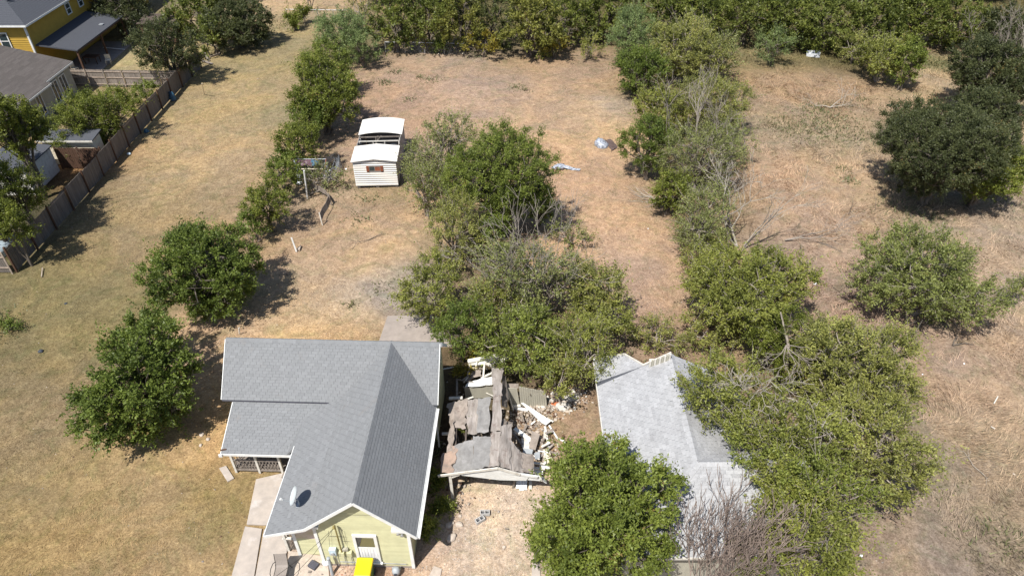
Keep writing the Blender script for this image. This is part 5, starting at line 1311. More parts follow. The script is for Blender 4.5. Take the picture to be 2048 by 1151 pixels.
def simple_window(par, x, y0, y1, z0, z1, ax='x', lights=2):
    f = MB().mat('white_paint'); t = .09
    B_ = (lambda a0, a1, z0_, z1_, d0, d1: f.box(x + d0, x + d1, a0, a1, z0_, z1_)) if ax == 'x' else (lambda a0, a1, z0_, z1_, d0, d1: f.box(a0, a1, x + d0, x + d1, z0_, z1_))
    d0, d1 = (.0, .07) if ax == 'x' else (-.07, 0)
    B_(y0, y1, z0, z0 + t, d0, d1); B_(y0, y1, z1 - t, z1, d0, d1); B_(y0, y0 + t, z0 + t + .001, z1 - t - .001, d0, d1); B_(y1 - t, y1, z0 + t + .001, z1 - t - .001, d0, d1)
    if lights == 2: B_(y0 + t + .001, y1 - t - .001, (z0 + z1) / 2 - .03, (z0 + z1) / 2 + .03, d0 * .9, d1 * .9)
    if lights == -2: B_((y0 + y1) / 2 - .04, (y0 + y1) / 2 + .04, z0 + t + .001, z1 - t - .001, d0 * .9, d1 * .9)
    w_ = f.build('window', par); g = MB().mat('glass_dark')
    if ax == 'x': g.box(x + .01, x + .03, y0 + t, y1 - t, z0 + t, z1 - t)
    else: g.box(y0 + t, y1 - t, x - .03, x - .01, z0 + t, z1 - t)
    g.build('pane', w_); return w_
simple_window(Y, -45.065, 72.6, 73.5, 3.9, 5.0); simple_window(Y, -45.065, 75.1, 76.0, 3.9, 5.0)
simple_window(Y, 65.51, -47.9, -47.0, 3.0, 4.6, 'y')
P_ = thing('porch', 'low grey shingled patio cover attached to the yellow house', 'porch', (0, 0, 0))
MB().mat('shingle_grey').prism([(-45.05, 65.9, 3.2), (-41.3, 65.9, 2.68), (-41.3, 75.9, 2.68), (-45.05, 75.9, 3.2)], (0, 0, .10)).build('roof', P_)
b = MB().mat('shingle_grey')
for i in range(26):
    x1 = -41.3 - i * .144; b.poly([(x1, 65.9, 2.80 + i * .02 + .0), (x1, 75.9, 2.80 + i * .02 + .0), (x1 - .144, 75.9, 2.79 + (i + 1) * .02), (x1 - .144, 65.9, 2.79 + (i + 1) * .02)])
tag(b.build('shingle', P_), kind='stuff')
MB().mat('galvanised').box(-42.3, -41.9, 72.6, 73.0, 2.92, 2.98).build('roof_vent', P_)
for y in (66.1, 70.9, 75.7): MB().mat('brown_wood').box(-41.55, -41.4, y - .07, y + .07, 0, 2.66).build('post', P_)
MB().mat('brown_wood').box(-41.56, -41.42, 66, 75.8, 2.5, 2.64).build('beam', P_)
slb = MB().mat('concrete_grey').box(-45.05, -41.0, 65.9, 76, -.1, .05).build('patio'); tag(slb, kind='structure')
for i, (x, y, r_, w_) in enumerate(((-40.9, 69.6, .3, 'near the middle post'), (-43.2, 67.4, 1.2, 'deep in the shade by the wall'))):
    c = thing('patio_chair', 'pale slatted patio chair under the patio cover, ' + w_, 'chair', (x, y, .05), r_)
    MB().mat('cream').box(-.25, .25, -.25, .25, .40, .44).build('seat', c); MB().mat('cream').box(-.25, .25, .22, .26, .45, .9).build('backrest', c)
    for sx in (-.22, .22):
        for sy in (-.22, .22): MB().mat('cream').box(sx - .02, sx + .02, sy - .02, sy + .02, 0, .4).build('leg', c)
tb = thing('garden_table', 'dark table under the patio cover of the yellow house', 'table', (-42.6, 69.8, .05))
MB().mat('brown_wood').box(-.7, .7, -.45, .45, .70, .74).build('tabletop', tb)
for sx in (-.6, .6):
    for sy in (-.36, .36): MB().mat('brown_wood').box(sx - .03, sx + .03, sy - .03, sy + .03, 0, .7).build('leg', tb)
q0, q1 = at(206, 95, .4), at(250, 99, .2)
tag(MB().mat('white_paint').tube([q0, q1], .04, 6).build('pipe'), 'long white pole lying on the lawn beside the patio cover', 'pole')
# brown shed roof behind
p0, p1 = at(272, 48, 2.2), at(345, 48, 2.2); yb = at(285, 28, 2.4)[1]
Bs = thing('garden_shed', 'low garden shed with flat reddish brown roof at the top left', 'shed', (0, 0, 0))
MB().mat('brown_roof').prism([(p0[0], p0[1], 2.15), (p1[0], p1[1], 2.15), (p1[0], yb, 2.35), (p0[0], yb, 2.35)], (0, 0, .08)).build('roof', Bs)
MB().mat('brown_wood').box(p0[0] + .2, p1[0] - .2, p0[1] + .2, yb - .2, 0, 2.12).build('wall', Bs)
# grey-brown roofed house at the left edge
T_ = thing('house', 'single-storey house with taupe shingle roof and tall white-framed windows, left edge', 'house', (0, 0, 0))
b = MB().mat('shingle_taupe')
b.prism([(-52, 52.5, 5.6), (-40.25, 52.5, 2.62), (-40.25, 58.4, 2.62), (-40.25, 58.4, 2.62), (-52, 58.4, 5.6)], (0, 0, .1)) if False else b.prism([(-52, 52.5, 5.6), (-40.0, 52.5, 2.62), (-40.0, 58.4, 2.62), (-52, 58.4, 5.6)], (0, 0, .1))
b.prism([(-52, 58.41, 5.6), (-40.4, 58.41, 2.72), (-40.4, 63.1, 2.72), (-52, 63.1, 5.6)], (0, 0, .1)); tr = b.build('roof', T_)
rng = np.random.default_rng(10); b = MB().mat('shingle_taupe')
for i in range(66):
    for (ya, yb_, xe, ze) in ((52.5, 58.4, -40.0, 2.72), (58.41, 63.1, -40.4, 2.82)):
        k_ = (5.7 - ze) / (xe + 52); xa = xe - i * .18; xb = xa - .18; nq = int((yb_ - ya) / .9)
        for q in range(nq):
            b.tv = float(rng.random()); c0, c1 = ya + (yb_ - ya) * q / nq, ya + (yb_ - ya) * (q + 1) / nq - .012
            b.poly([(xa, c0, ze + (xe - xa) * k_ + .02), (xa, c1, ze + (xe - xa) * k_ + .02), (xb, c1, ze + (xe - xb) * k_ + .006), (xb, c0, ze + (xe - xb) * k_ + .006)])
tag(b.build('shingle', tr), kind='stuff')
MB().mat('panel_beige').box(-52, -40.75, 53, 62.8, 0, 2.6).build('wall', T_)
board('fascia', (-39.97, 52.5, 2.62), (-39.97, 58.4, 2.62), .03, .15, 'white_paint', T_); board('fascia', (-40.37, 58.42, 2.72), (-40.37, 63.1, 2.72), .03, .15, 'white_paint', T_)
for (y0, y1) in ((54.2, 55.8), (59.2, 60.3), (60.6, 61.7), (56.6, 57.5)): simple_window(T_, -40.75, y0, y1, .35, 2.3, 'x', -2)
MB().mat('galvanised').tube([(-44.6, 57.6, 3.6), (-44.6, 57.6, 4.2)], .06, 8).build('roof_vent', tr)
# outbuildings behind the long fence
O1 = thing('outbuilding', 'low outbuilding with cream front wall and pale roof behind the crape myrtle', 'outbuilding', (0, 0, 0))
MB().mat('cream').box(-36.2, -32.3, 48.95, 50.2, 0, 2.0).build('wall', O1)
MB().mat('shingle_grey').prism([(-36.4, 48.7, 2.08), (-32.1, 48.7, 2.08), (-32.1, 50.3, 2.25), (-36.4, 50.3, 2.25)], (0, 0, .08)).build('roof', O1)
board('fascia', (-36.4, 48.68, 2.08), (-32.1, 48.68, 2.08), .03, .14, 'white_worn', O1)
O2 = thing('outbuilding', 'small white outbuilding with dark shed roof against the long fence', 'outbuilding', (0, 0, 0))
MB().mat('white_worn').box(-37.6, -35.0, 44.3, 47.85, 0, 2.0).build('wall', O2)
MB().mat('shingle_grey').prism([(-37.8, 44.1, 2.45), (-34.85, 44.1, 2.05), (-34.85, 48.0, 2.05), (-37.8, 48.0, 2.45)], (0, 0, .09)).build('roof', O2)
for k in range(9):
    z = .1 + k * .21; MB().mat('white_worn').hexa([(-34.998, 44.3, z), (-34.95, 44.3, z), (-34.95, 47.85, z), (-34.998, 47.85, z), (-34.998, 44.3, z + .2), (-34.98, 44.3, z + .2), (-34.98, 47.85, z + .2), (-34.998, 47.85, z + .2)]).build('siding_board', O2)
tag(blob('tarp', at(-4, 500, 0), 1.1, 1.4, 1.1, 21, 'box_blue', amp=.2), 'pale blue covered heap at the left edge behind the fence corner', 'tarp')
# bits along the fence
tag(blob('cloth_heap', at(347, 200, 0), .28, .25, .75, 31, 'tarp_blue', amp=.5), 'teal cloth bundle standing at the foot of the long fence', 'bundle')
tag(blob('litter', at(293, 264, 0), .18, .2, .3, 32, 'tarp_blue', amp=.3), 'small teal object in the shade of the long fence', 'litter')
tag(blob('litter', at(258, 308, 0), .16, .16, .12, 33, 'box_blue', amp=.3), 'pale blue scrap in the shade of the long fence', 'litter')
GB = thing('garden_bed', 'wooden edging of a small garden bed beside the dark round tree', 'garden bed', (0, 0, 0))
cs = [at(402, 84), at(422, 116), at(440, 110), at(434, 95)]
for i in range(4): MB().mat('fence_rail').beam(cs[i] + [0, 0, .12], cs[(i + 1) % 4] + [0, 0, .12], .06, .2).build('board', GB)
for i, (u0, v0, u1, v1) in enumerate(((402, 120, 425, 128), (392, 118, 398, 140), (408, 104, 418, 122))):
    tag(MB().mat('old_wood').beam(at(u0, v0, .2), at(u1, v1, .08), .25, .05).build('plank'), ('first', 'second', 'third')[i] + ' grey board of the scrap pile behind the dark round tree, counted from the ' + ('right', 'left', 'back')[i], 'plank')

# dumped and scattered small things on the fields
b = MB().mat('plastic_white')
b.box(-.6, .6, -.36, .36, 0, .06); b.box(-.6, .6, -.40, -.361, 0, .42); b.box(-.6, .6, .361, .40, 0, .42); b.box(-.66, -.601, -.40, .40, 0, .5); b.box(.601, .66, -.40, .40, 0, .42)
o = b.build('dumped_basin', None, at(1626, 112)); o.rotation_euler = (.1, -.12, -.35); tag(bevel(o, .02, 2), 'white basin dumped at the edge of the wood above the right hand field', 'basin')
for i, (u, v, s_, m_, lb) in enumerate(((1630, 568, .10, 'plastic_white', 'white plastic scrap beside the wide olive tree'), (1928, 727, .06, 'plastic_white', 'white scrap on the dry field below the thorny shrub'), (1722, 1110, .08, 'plastic_white', 'white scrap beside the bottom right trees'),
      (1296, 457, .05, 'plastic_white', 'tiny white speck of litter on the bare lot'), (1110, 540, .05, 'plastic_white', 'tiny litter near the central clump'), (692, 338, .09, 'plastic_white', 'white litter between wire netting and shed'),
      (404, 868, .13, 'rock_pale', 'upper pale stone on the golden grass left of the porch'), (416, 878, .11, 'rock_pale', 'lower pale stone on the golden grass left of the porch'), (402, 890, .10, 'rock_pale', 'third pale stone on the golden grass, lowest of the group'),
      (82, 702, .14, 'charcoal', 'dark ring-like scrap on the lawn at far left'), (132, 607, .1, 'charcoal', 'small dark scrap on the lawn above the dark ring'), (149, 862, .08, 'plastic_white', 'white scrap on the lawn left of the rounded tree'),
      (1030, 920, .01, 'plastic_white', None), (918, 1048, .17, 'rock_pale', 'pale boulder on the drive beside the house shadow'), (903, 1046, .12, 'rock_pale', 'second pale stone on the drive at the house shadow'), (902, 1076, .22, 'rock_pale', 'largest pale boulder on the drive near the house corner'),
      (897, 1049, .16, 'rock_pale', 'flat pale stone at the edge of the house shadow'), (920, 1031, .09, 'rock_pale', 'small pale stone above the boulders on the drive'), (1008, 1093, .08, 'rock_pale', 'pale stone in the middle of the gravel drive'),
      (1090, 395, .07, 'rock_pale', 'pale stone on the bare lot'), (1845, 748, .04, 'plastic_white', 'tiny white scrap on the dry field right of the big olive tree'), (2028, 948, .07, 'rock_pale', 'pale scrap at the right edge of the field'))):
    if lb: tag(blob('stone' if m_ == 'rock_pale' else 'litter', at(u, v, -.02), s_, s_ * .9, s_ * .7, 60 + i, m_, i * .7, .4), lb, 'stone' if m_ == 'rock_pale' else 'litter')
for i, (u0, v0, u1, v1, lb) in enumerate(((1988, 806, 1996, 792, 'white bent stake lying on the right hand field'), (1982, 852, 1990, 857, 'short pale stick on the right hand field'), (85, 535, 83, 553, 'pale curved stick on the lawn near the fence corner'), (150, 862, 158, 856, 'small white stick left of the rounded lawn tree'), (1074, 1113, 1078, 1140, 'grey plank at the foot of the large bright tree'), (1010, 1056, 1017, 1057, 'short dark stick on the gravel drive'))):
    tag(MB().mat('white_worn' if i < 2 or i == 3 else 'gravel_tan' if i == 2 else 'old_wood').beam(at(u0, v0, .06), at(u1, v1, .05), .05, .04).build('stick'), lb, 'stick')
# ------------------------------------------------------------------ collapsed garage
G_ = thing('collapsed_garage', 'collapsed wooden garage with sagging roof and white front gable', 'ruin', (0, 0, 0))
def gs(name, px, nx_, ny_, amp, m_, seed, th=.02, ragged=.05):
    dz = .6 if seed <= 8 else .35 if seed <= 16 else .1; px = [(q[0], q[1], q[2] + dz) for q in px]
    o = drape(name, [at(*q) for q in px], nx_, ny_, amp * .6, m_, seed, G_, None, th, ragged * .65); return o
# front left slope: two grey strips and the rusty torn edge
gs('roof_sheet', [(905, 950, 1.10), (944, 940, 1.32), (948, 877, 1.45), (909, 889, 1.20)], 9, 9, .05, 'sheet_grey', 1)
gs('roof_sheet', [(944, 940, 1.34), (978, 932, 1.50), (985, 872, 1.62), (947, 872, 1.48)], 9, 9, .05, 'sheet_grey', 2)
gs('roof_sheet', [(880, 944, 1.02), (908, 946, 1.12), (912, 890, 1.2), (884, 906, 1.0)], 7, 9, .10, 'rust_sheet', 3, ragged=.10)
gs('roof_sheet', [(893, 905, 1.05), (910, 898, 1.15), (908, 840, 1.2), (900, 850, 1.1)], 4, 7, .08, 'sheet_brown', 4, ragged=.08)
gs('roof_sheet', [(976, 933, 1.52), (998, 930, 1.62), (1001, 862, 1.72), (984, 864, 1.64)], 6, 10, .05, 'sheet_wood', 5)
# front right slope
gs('roof_sheet', [(996, 930, 1.62), (1022, 938, 1.42), (1023, 846, 1.5), (1001, 852, 1.74)], 7, 11, .07, 'sheet_wood', 6)
gs('roof_sheet', [(1018, 938, 1.44), (1048, 944, 1.12), (1044, 905, 1.18), (1022, 880, 1.45)], 8, 7, .06, 'sheet_wood', 7)
gs('roof_sheet', [(1044, 944, 1.14), (1069, 945, .92), (1067, 909, .95), (1043, 906, 1.18)], 6, 6, .04, 'sheet_brown', 8)
# middle sheets
gs('roof_sheet', [(901, 853, 1.28), (931, 856, 1.42), (934, 797, 1.5), (896, 806, 1.22)], 8, 9, .10, 'sheet_brown', 9, ragged=.07)
gs('roof_sheet', [(934, 867, 1.38), (956, 868, 1.45), (958, 796, 1.55), (935, 799, 1.48)], 7, 10, .07, 'sheet_wood', 10)
gs('roof_sheet', [(953, 866, 1.44), (978, 862, 1.55), (981, 794, 1.66), (956, 796, 1.56)], 7, 10, .06, 'sheet_grey', 11)
# the long upright ridge strip running back
gs('roof_sheet', [(983, 862, 1.72), (1002, 860, 1.74), (1003, 790, 1.86), (986, 792, 1.86)], 5, 8, .04, 'sheet_wood', 12)
gs('roof_sheet', [(986, 793, 1.87), (1003, 791, 1.87), (1006, 735, 1.55), (984, 736, 1.55)], 5, 9, .05, 'sheet_wood', 13)
gs('roof_sheet', [(1003, 812, 1.55), (1016, 815, 1.1), (1012, 752, 1.2), (1004, 745, 1.5)], 4, 8, .06, 'fence_wood', 14, ragged=.06)
gs('roof_sheet', [(1002, 858, 1.50), (1012, 866, 1.35), (1016, 842, 1.40), (1005, 838, 1.5)], 4, 6, .06, 'old_wood', 15, ragged=.06)
gs('roof_sheet', [(1014, 872, 1.2), (1024, 862, 1.1), (1026, 843, 1.1), (1014, 843, 1.25)], 4, 5, .06, 'old_wood', 16, ragged=.06)
# white front gable and rakes
def gp(name, px, off, m_):
    MB().mat(m_).prism([at(*q) for q in px], off).build(name, G_)
def on(u, y, z):    # point at photo column u, distance y, height z
    Z = y * cos(PITCH) + (CAMH - z) * sin(PITCH); return np.array([(u - 1024) / FOC * Z, y, z])
yg = at(995, 932, 2.22)[1] - .05
def og(u, y, z): return on(u, y, z + .58)
MB().mat('white_paint').prism([og(922, yg, 1.08), og(1000, yg, .74), og(1052, yg, .70), og(1060, yg, 1.08), og(995, yg, 1.52)], (0, .04, 0)).build('gable_board', G_)
MB().mat('white_paint').prism([og(1040, yg + .05, .72), og(1085, yg + .05, .60), og(1082, yg + .05, .92), og(1030, yg + .05, 1.2)], (0, .04, 0)).build('gable_board', G_)
MB().mat('white_worn').beam(og(876, yg - .06, 1.12), og(996, yg - .06, 1.66), .05, .12).build('rake_board', G_)
MB().mat('white_worn').beam(og(996, yg - .06, 1.66), og(1040, yg - .06, 1.22), .05, .12).build('rake_board', G_)
MB().mat('white_paint').beam(og(1020, yg - .02, 1.28), og(1075, yg - .02, .98), .05, .12).build('rake_board', G_)
MB().mat('white_paint').beam(at(1072, 948, 1.5), at(1092, 962, .9), .22, .04).build('rake_board', G_)
MB().mat('white_worn').beam(on(906, yg + .02, -.1), og(900, yg + .02, 1.12), .12, .12).build('door_post', G_)
MB().mat('white_worn').beam(og(902, yg + .02, .92), og(920, yg + .02, 1.15), .08, .08).build('brace', G_)
MB().mat('old_wood').beam(at(1026, 975, .0), at(1031, 950, .9), .08, .05).build('brace', G_)
for k, u in enumerate((910, 930, 955, 980, 1005)):
    MB().mat('interior').beam(og(u, yg + 1.0, .9 + .1 * (k % 2)), og(u + 3, yg + 3.0, 1.0), .07, .12).build('rafter', G_)
# rear part
MB().mat('white_worn').prism([at(935, 722, 1.55), at(1011, 708, 1.75), at(1009, 726, 1.45), at(938, 730, 1.35)], (0, .1, .05)).build('rear_panel', G_)
gp('rear_panel', [(936, 728, 1.2), (968, 726, 1.2), (966, 738, .8), (938, 746, .8)], (0, .05, .03), 'cream')
gs('roof_sheet', [(934, 762, .75), (962, 750, .95), (960, 735, 1.1), (936, 742, 1.0)], 6, 5, .06, 'sheet_brown', 21)
for (a, c, w) in (((966, 758, .9), (969, 724, 1.5), .09), ((969, 725, 1.45), (990, 735, 1.3), .12), ((962, 756, .85), (984, 745, 1.2), .12), ((936, 724, 1.5), (1010, 711, 1.8), .08), ((1011, 735, 1.2), (1014, 712, 1.7), .08), ((952, 733, 1.3), (954, 722, 1.55), .07), ((985, 742, 1.0), (985, 728, 1.4), .08)):
    MB().mat('white_worn').beam(at(*a), at(*c), w, .05).build('stud', G_)
gs('wall_sheet', [(929, 774, .95), (985, 769, 1.15), (985, 752, 1.35), (936, 764, 1.05)], 9, 5, .05, 'white_paint', 22, ragged=.02)
ya = at(958, 800, .15)[1] + .15
MB().mat('panel_beige').prism([on(931, ya, .15), on(987, ya, .15), on(987, ya, 1.05), on(929, ya, .92)], (0, .04, 0)).build('wall_panel', G_)
yb = at(1060, 812, 0)[1]
n_ = 12
for k in range(n_):      # standing tongue and groove boards
    u0, u1 = 1041 + k * 4.45, 1041 + (k + 1) * 4.45 - .4
    b = MB().mat('panel_beige'); b.prism([on(u0, yb, 0), on(u1, yb, 0), on(u1 - 3, yb, 1.42 - k * .030), on(u0 - 3, yb, 1.44 - k * .030)], (0, .03, 0)); b.build('wall_board', G_)
b = MB().mat('panel_beige'); b.prism([on(1026, yb - .05, 0), on(1040, yb - .02, .05), on(1034, yb, 1.30), on(1015, yb, 1.35)], (0, .03, 0)); b.build('wall_panel', G_)
MB().mat('white_worn').beam(on(1013, yb - .1, 1.45), on(1028, yb - .35, -.05), .06, .05).build('corner_board', G_)
gp('wall_panel', [(1013, 768, 1.2), (1037, 768, 1.3), (1037, 776, 1.2), (1015, 776, 1.1)], (0, .03, .03), 'old_wood')
MB().mat('white_paint').beam(at(1027, 814, .06), at(1056, 820, .08), .16, .06).build('sill_board', G_)
MB().mat('white_worn').beam(at(1026, 812, .2), at(1041, 810, .2), .14, .04).build('sill_board', G_)
for (a, c, w) in (((898, 796, 1.35), (925, 795, 1.35), .16), ((884, 867, 1.2), (906, 866, 1.2), .13), ((914, 760, 1.1), (914, 793, 1.2), .10), ((903, 852, 1.2), (914, 875, 1.0), .07), ((911, 856, 1.1), (918, 882, 1.0), .05)):
    MB().mat('white_worn' if w > .1 else 'old_wood').beam(at(*a), at(*c), w, .06).build('stud', G_)
for (a, c, w, m_) in (((1078, 935, .55), (1068, 928, .5), .3, 'old_wood'),):
    pass
for (z, v) in ((.55, 925), (.45, 935)):
    MB().mat('white_worn').beam(at(1066, v, z), at(1090, v + 2, z), .10, .06).build('stud', G_)
MB().mat('white_paint').prism([at(1067, 936, .35), at(1086, 938, .35), at(1086, 948, .3), at(1071, 947, .3)], (0, 0, .04)).build('wall_panel', G_)
# pieces lying loose on the ground in front of the opening and in the rubble
loose = [
 ('corrugated_sheet', (1036, 976, .05), (1038, 952, .35), .20, 'plastic_white', 'left white corrugated strip standing in the garage mouth'),
 ('corrugated_sheet', (1043, 980, .05), (1044, 953, .35), .18, 'plastic_white', 'second white corrugated strip in the garage mouth'),
 ('corrugated_sheet', (1050, 979, .05), (1051, 954, .35), .16, 'plastic_white', 'third white corrugated strip in the garage mouth'),
 ('corrugated_sheet', (1061, 978, .05), (1061, 956, .3), .12, 'white_worn', 'narrow weathered strip right of the corrugated strips'),
 ('plank', (1047, 812, .30), (1100, 851, .15), .0, 'white_paint', None),
 ('plank', (1029, 856, .55), (1065, 882, .35), .20, 'white_paint', 'wide white plank slanting across the rubble, upper of the pair'),
 ('plank', (1028, 862, .45), (1060, 880, .3), .12, 'white_worn', 'lower white plank slanting across the rubble'),
 ('plank', (1026, 864, .5), (1050, 896, .3), .10, 'old_wood', 'brown plank slanting down from the ridge sheets into the rubble'),
 ('plank', (1090, 852, .12), (1097, 893, .10), .10, 'white_worn', 'upright-lying white plank at the right side of the rubble'),
 ('plank', (1098, 850, .08), (1115, 876, .06), .08, 'white_paint', 'upper piece of the thin white strip trailing into the grass'),
 ('plank', (1115, 876, .06), (1133, 884, .05), .08, 'white_paint', 'lower piece of the thin white strip trailing into the grass'),
 ('plank', (1083, 893, .3), (1100, 884, .4), .10, 'white_worn', 'white plank lying crosswise over the rubble planks'),
 ('plank', (1089, 900, .25), (1091, 937, .3), .09, 'white_worn', 'vertical white plank beside the yellowed cushions'),
 ('plank', (1090, 861, .1), (1089, 878, .1), .12, 'white_worn', 'short white plank beside the long upright-lying one'),
 ('plank', (1100, 936, .3), (1080, 930, .4), .14, 'white_paint', 'white plank near the right corner of the garage'),
 ('plank', (1120, 764, .9), (1128, 766, .9), .0, 'white_paint', None),
 ('plank', (1098, 742, 1.2), (1113, 744, 1.2), .14, 'white_paint', 'white board poking from the foliage above the beige wall panels'),
 ('plank', (1086, 733, 1.3), (1108, 738, 1.3), .12, 'white_worn', 'upper white board poking from the foliage above the beige wall panels'),
 ('plank', (1098, 914, .1), (1117, 908, .05), .05, 'brown_wood', 'dark stick on the bare earth right of the rubble'),
 ('plank', (1107, 899, .1), (1102, 928, .1), .04, 'brown_wood', 'thin dark stick beside the yellowed cushions'),
 ('plank', (1060, 866, .4), (1046, 858, .45), .05, 'old_wood', 'short brown stick on top of the white planks'),
 ('plank', (1108, 942, .2), (1122, 938, .2), .16, 'white_paint', 'white board at the edge of the large bright tree'),
 ('plank', (1115, 944, .15), (1130, 952, .1), .07, 'white_worn', 'thin board beside the large bright tree')]
for nm, a, c, w, m_, lb in loose:
    if lb is None: continue
    b = MB().mat(m_)
    if nm == 'corrugated_sheet':
        a_, c_ = at(*a), at(*c)
        for q in range(3): b.beam(a_ + [(q - 1) * w / 3, 0, .012 * (q % 2)], c_ + [(q - 1) * w / 3, 0, .012 * (q % 2)], w / 3 - .01, .03)
    else: b.beam(at(*a), at(*c), w, .04)
    tag(b.build(nm), lb, 'plank' if nm == 'plank' else 'metal sheet')
b = MB().mat('white_paint'); b.prism([at(1042, 806, .42), at(1047, 806, .42), at(1102, 842, .30), at(1092, 850, .22), at(1084, 846, .26)], (0, 0, .05)); tag(b.build('tapered_panel'), 'long tapered white panel fallen diagonally across the rubble', 'panel')
tag(MB().mat('sheet_brown').prism([at(1064, 862, .45), at(1080, 868, .45), at(1071, 900, .35), at(1058, 896, .35)], (0, 0, .05)).build('brown_board'), 'wide brown board lying on the white planks in the rubble', 'board')
tag(MB().mat('white_worn').prism([at(1043, 876, .3), at(1058, 880, .3), at(1060, 900, .3), at(1044, 896, .3)], (0, 0, .06)).build('window_sash'), 'white window sash lying in the rubble beside the brown board', 'window sash')
tag(MB().mat('grey_metal').prism([at(1046, 896, .42), at(1066, 899, .42), at(1064, 908, .38), at(1046, 906, .38)], (0, 0, .04)).build('metal_scrap'), 'grey metal scrap below the window sash', 'scrap')
tag(bevel(MB().mat('grey_metal').prism([at(1068, 908, .3), at(1080, 904, .35), at(1080, 918, .3), at(1070, 920, .3)], (0, 0, .12)).build('metal_box'), .02), 'dented grey metal box at the right of the garage roof', 'box')
tag(blob('cushion', at(1093, 908, .1), .22, .28, .16, 71, 'cream', .2, .3), 'upper yellowed cushion beside the vertical white plank', 'cushion')
tag(blob('cushion', at(1097, 920, .08), .24, .18, .15, 72, 'cream', .1, .3), 'lower yellowed cushion beside the vertical white plank', 'cushion')
tag(blob('litter', at(1112, 808, 0), .22, .18, .12, 73, 'terracotta', 0, .4), 'orange scrap in the white plaster rubble', 'litter')
tag(blob('plaster_lump', at(1127, 812, 0), .42, .30, .20, 74, 'plaster_rubble', .3, .5), 'largest grey-white plaster lump right of the beige wall panels', 'plaster')
tag(blob('plaster_lump', at(1145, 795, 0), .42, .24, .2, 75, 'plaster_rubble', .5, .5), 'white plaster lump at the right end of the rubble strip', 'plaster')
tag(blob('plaster_lump', at(1072, 802, .0), .4, .2, .25, 76, 'plaster_rubble', .1, .5), 'low plaster lump at the foot of the beige wall boards', 'plaster')
# loose rubble and gravel (uncountable)
def scatter(name, label, cat, px, n, smin, smax, mats_, seed, zmax=.0):
    rng = np.random.default_rng(seed); V = []; F = []; MI = []
    for i in range(n):
        u, v, r = px[int(rng.integers(len(px)))]
        p = at(u, v, 0); x, y = p[0] + rng.normal() * r, p[1] + rng.normal() * r; s = smin + (smax - smin) * rng.random() ** 2.5
        d = rng.random(8) * .5 + .6; a = rng.random() * 6.28; ca, sa = cos(a), sin(a); k = len(V); z0 = zmax * rng.random() - .02 + float(ground_z(x, y)); h = .35 + .5 * rng.random(); w = .4 + .6 * rng.random()
        for q, (X, Y_, Z) in enumerate(((-1, -1, 0), (1, -1, 0), (1, 1, 0), (-1, 1, 0), (-.7, -.7, 1), (.7, -.7, 1), (.7, .7, 1), (-.7, .7, 1))):
            X, Y_ = X * s * d[q], Y_ * s * w * d[q]; V.append((x + X * ca - Y_ * sa, y + X * sa + Y_ * ca, z0 + Z * s * h))
        for f in ((4, 5, 6, 7), (0, 1, 5, 4), (1, 2, 6, 5), (2, 3, 7, 6), (3, 0, 4, 7)): F.append([k + j for j in f])
        MI += [int(rng.integers(len(mats_)))] * 5
    me = mesh_np(name, V, F, mats_, None, MI); return tag(link(name, me), label, cat, kind='stuff')
scatter('gravel', 'pale stones and gravel of the drive between house and big tree', 'gravel', [(960, 1080, 1.6), (1000, 1010, 1.2), (930, 1040, 1.2), (900, 1110, 1.2), (960, 1140, 1.6), (1030, 1120, 1.2), (880, 1140, 1.0)], 6000, .010, .045, ['rock_pale', 'gravel_tan', 'concrete', 'gravel_tan'], 91)
scatter('rubble', 'broken plaster, wood and tile rubble around the collapsed garage', 'rubble', [(1055, 840, .6), (1050, 870, .5), (1035, 830, .5), (1075, 830, .5), (1080, 905, .5), (900, 980, .5), (1110, 800, .5), (1140, 792, .5), (1085, 806, .4), (1080, 880, .5), (960, 780, .8), (940, 900, 1.2)], 1900, .02, .10, ['gravel_tan', 'rock_pale', 'old_wood', 'sheet_brown', 'gravel_tan', 'brown_wood'], 92, .12)
scatter('rubble', 'white plaster fragments right of the beige wall boards', 'rubble', [(1110, 803, .35), (1130, 800, .4), (1150, 790, .35), (1090, 806, .3)], 260, .04, .13, ['plaster_rubble', 'rock_pale', 'plaster_rubble'], 93, .10)
scatter('rubble', 'stones and scraps before the front wall of the house', 'rubble', [(640, 1138, .6), (600, 1148, .6), (690, 1146, .7), (770, 1146, .8)], 900, .01, .05, ['rock_pale', 'brown_wood', 'concrete', 'brick_red'], 94)
scatter('ground_litter', 'twigs, clods and stones scattered over the lots', 'ground litter', [(u, v, 5.0) for u in range(450, 2000, 110) for v in range(160, 1100, 110)], 7000, .015, .06, ['old_wood', 'gravel_tan', 'brown_wood', 'sheet_brown'], 95)
scatter('ground_litter', 'clods and scraps on the left lawn', 'ground litter', [(u, v, 3.5) for u in range(40, 480, 90) for v in range(200, 1100, 100)], 1200, .015, .05, ['old_wood', 'brown_wood', 'gravel_tan'], 96)
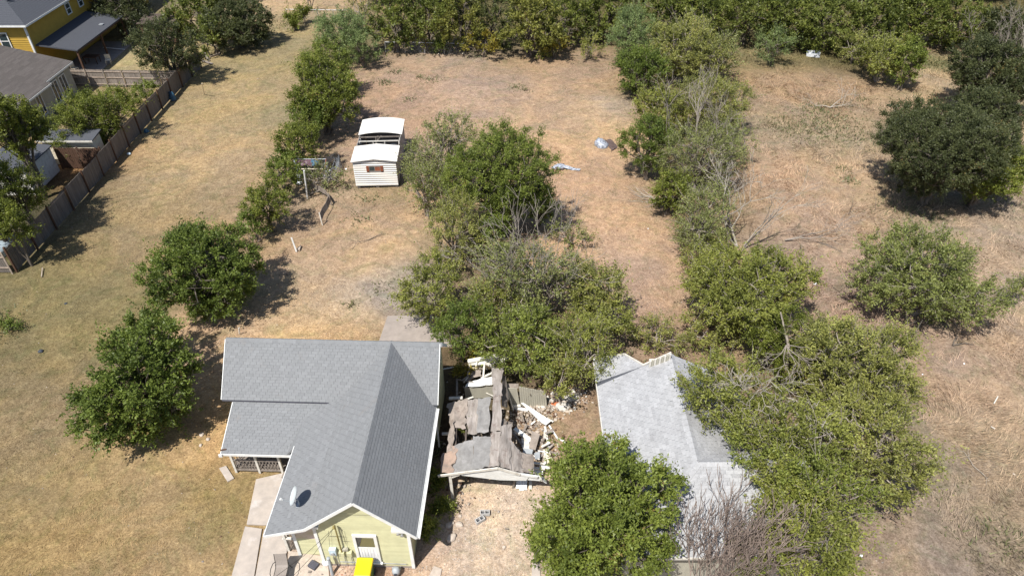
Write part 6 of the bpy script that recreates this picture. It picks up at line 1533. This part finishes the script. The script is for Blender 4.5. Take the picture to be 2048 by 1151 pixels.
# small plants in the dark strip between house and garage
plant(884, 1012, 12, 26, 'green', 'small green shrub in the dark strip beside the front house wall', 'shrub', clear=.05, scale=.8)
plant(858, 1055, 16, 28, 'green', 'small shrub at the front right corner of the yellow-green house', 'shrub', clear=.05, scale=.7)
plant(875, 960, 16, 24, 'green', 'small green shrub at the left garage post', 'shrub', clear=.05, scale=.7)
plant(925, 858, 10, 12, 'bright', 'weed plant growing out of the collapsed garage roof', 'plant', name='shrub', hc=1.2, scale=.5)
plant(640, 352, 46, 14, 'sparse', 'thin dry weeds growing through the pipe frame', 'shrub', clear=.02, dens=.8)
plant(505, 490, 14, 12, 'brown', 'rust brown dry shrub at the near end of the hedge line', 'shrub', clear=.02)
plant(880, 90, 12, 16, 'green', 'small bush in front of the chain link fence by the wood', 'shrub', clear=.02)
plant(16, 652, 20, 10, 'green', 'low green weeds clump at the left edge of the lawn', 'shrub', clear=.02, dens=.35)
for m_ in ALLT[-1:]: print('total plant tris', sum(ALLT))

rng = np.random.default_rng(123)
for i in range(26):
    u, v = rng.uniform(1032, 1105), rng.uniform(830, 945); a = rng.random() * pi; l = rng.uniform(.3, 1.1); p = at(u, v, rng.uniform(.05, .4)); d = np.array([cos(a), sin(a), rng.uniform(-.15, .15)]) * l / 2
    tag(MB().mat(('white_worn', 'old_wood', 'white_paint', 'sheet_wood', 'old_wood')[i % 5]).beam(p - d, p + d, rng.uniform(.04, .12), .025).build('splintered_board'), 'splintered board lying in the rubble right of the collapsed garage roof', 'board', 'splintered boards in the garage rubble')
for i in range(9):
    u, v = rng.uniform(890, 990), rng.uniform(730, 800); a = rng.random() * pi; l = rng.uniform(.4, 1.1); p = at(u, v, rng.uniform(.5, 1.3)); d = np.array([cos(a), sin(a), rng.uniform(-.3, .3)]) * l / 2
    tag(MB().mat(('white_worn', 'old_wood')[i % 2]).beam(p - d, p + d, rng.uniform(.04, .10), .03).build('splintered_board'), 'splintered board sticking out of the rear of the collapsed garage', 'board', 'splintered boards at the rear of the garage')
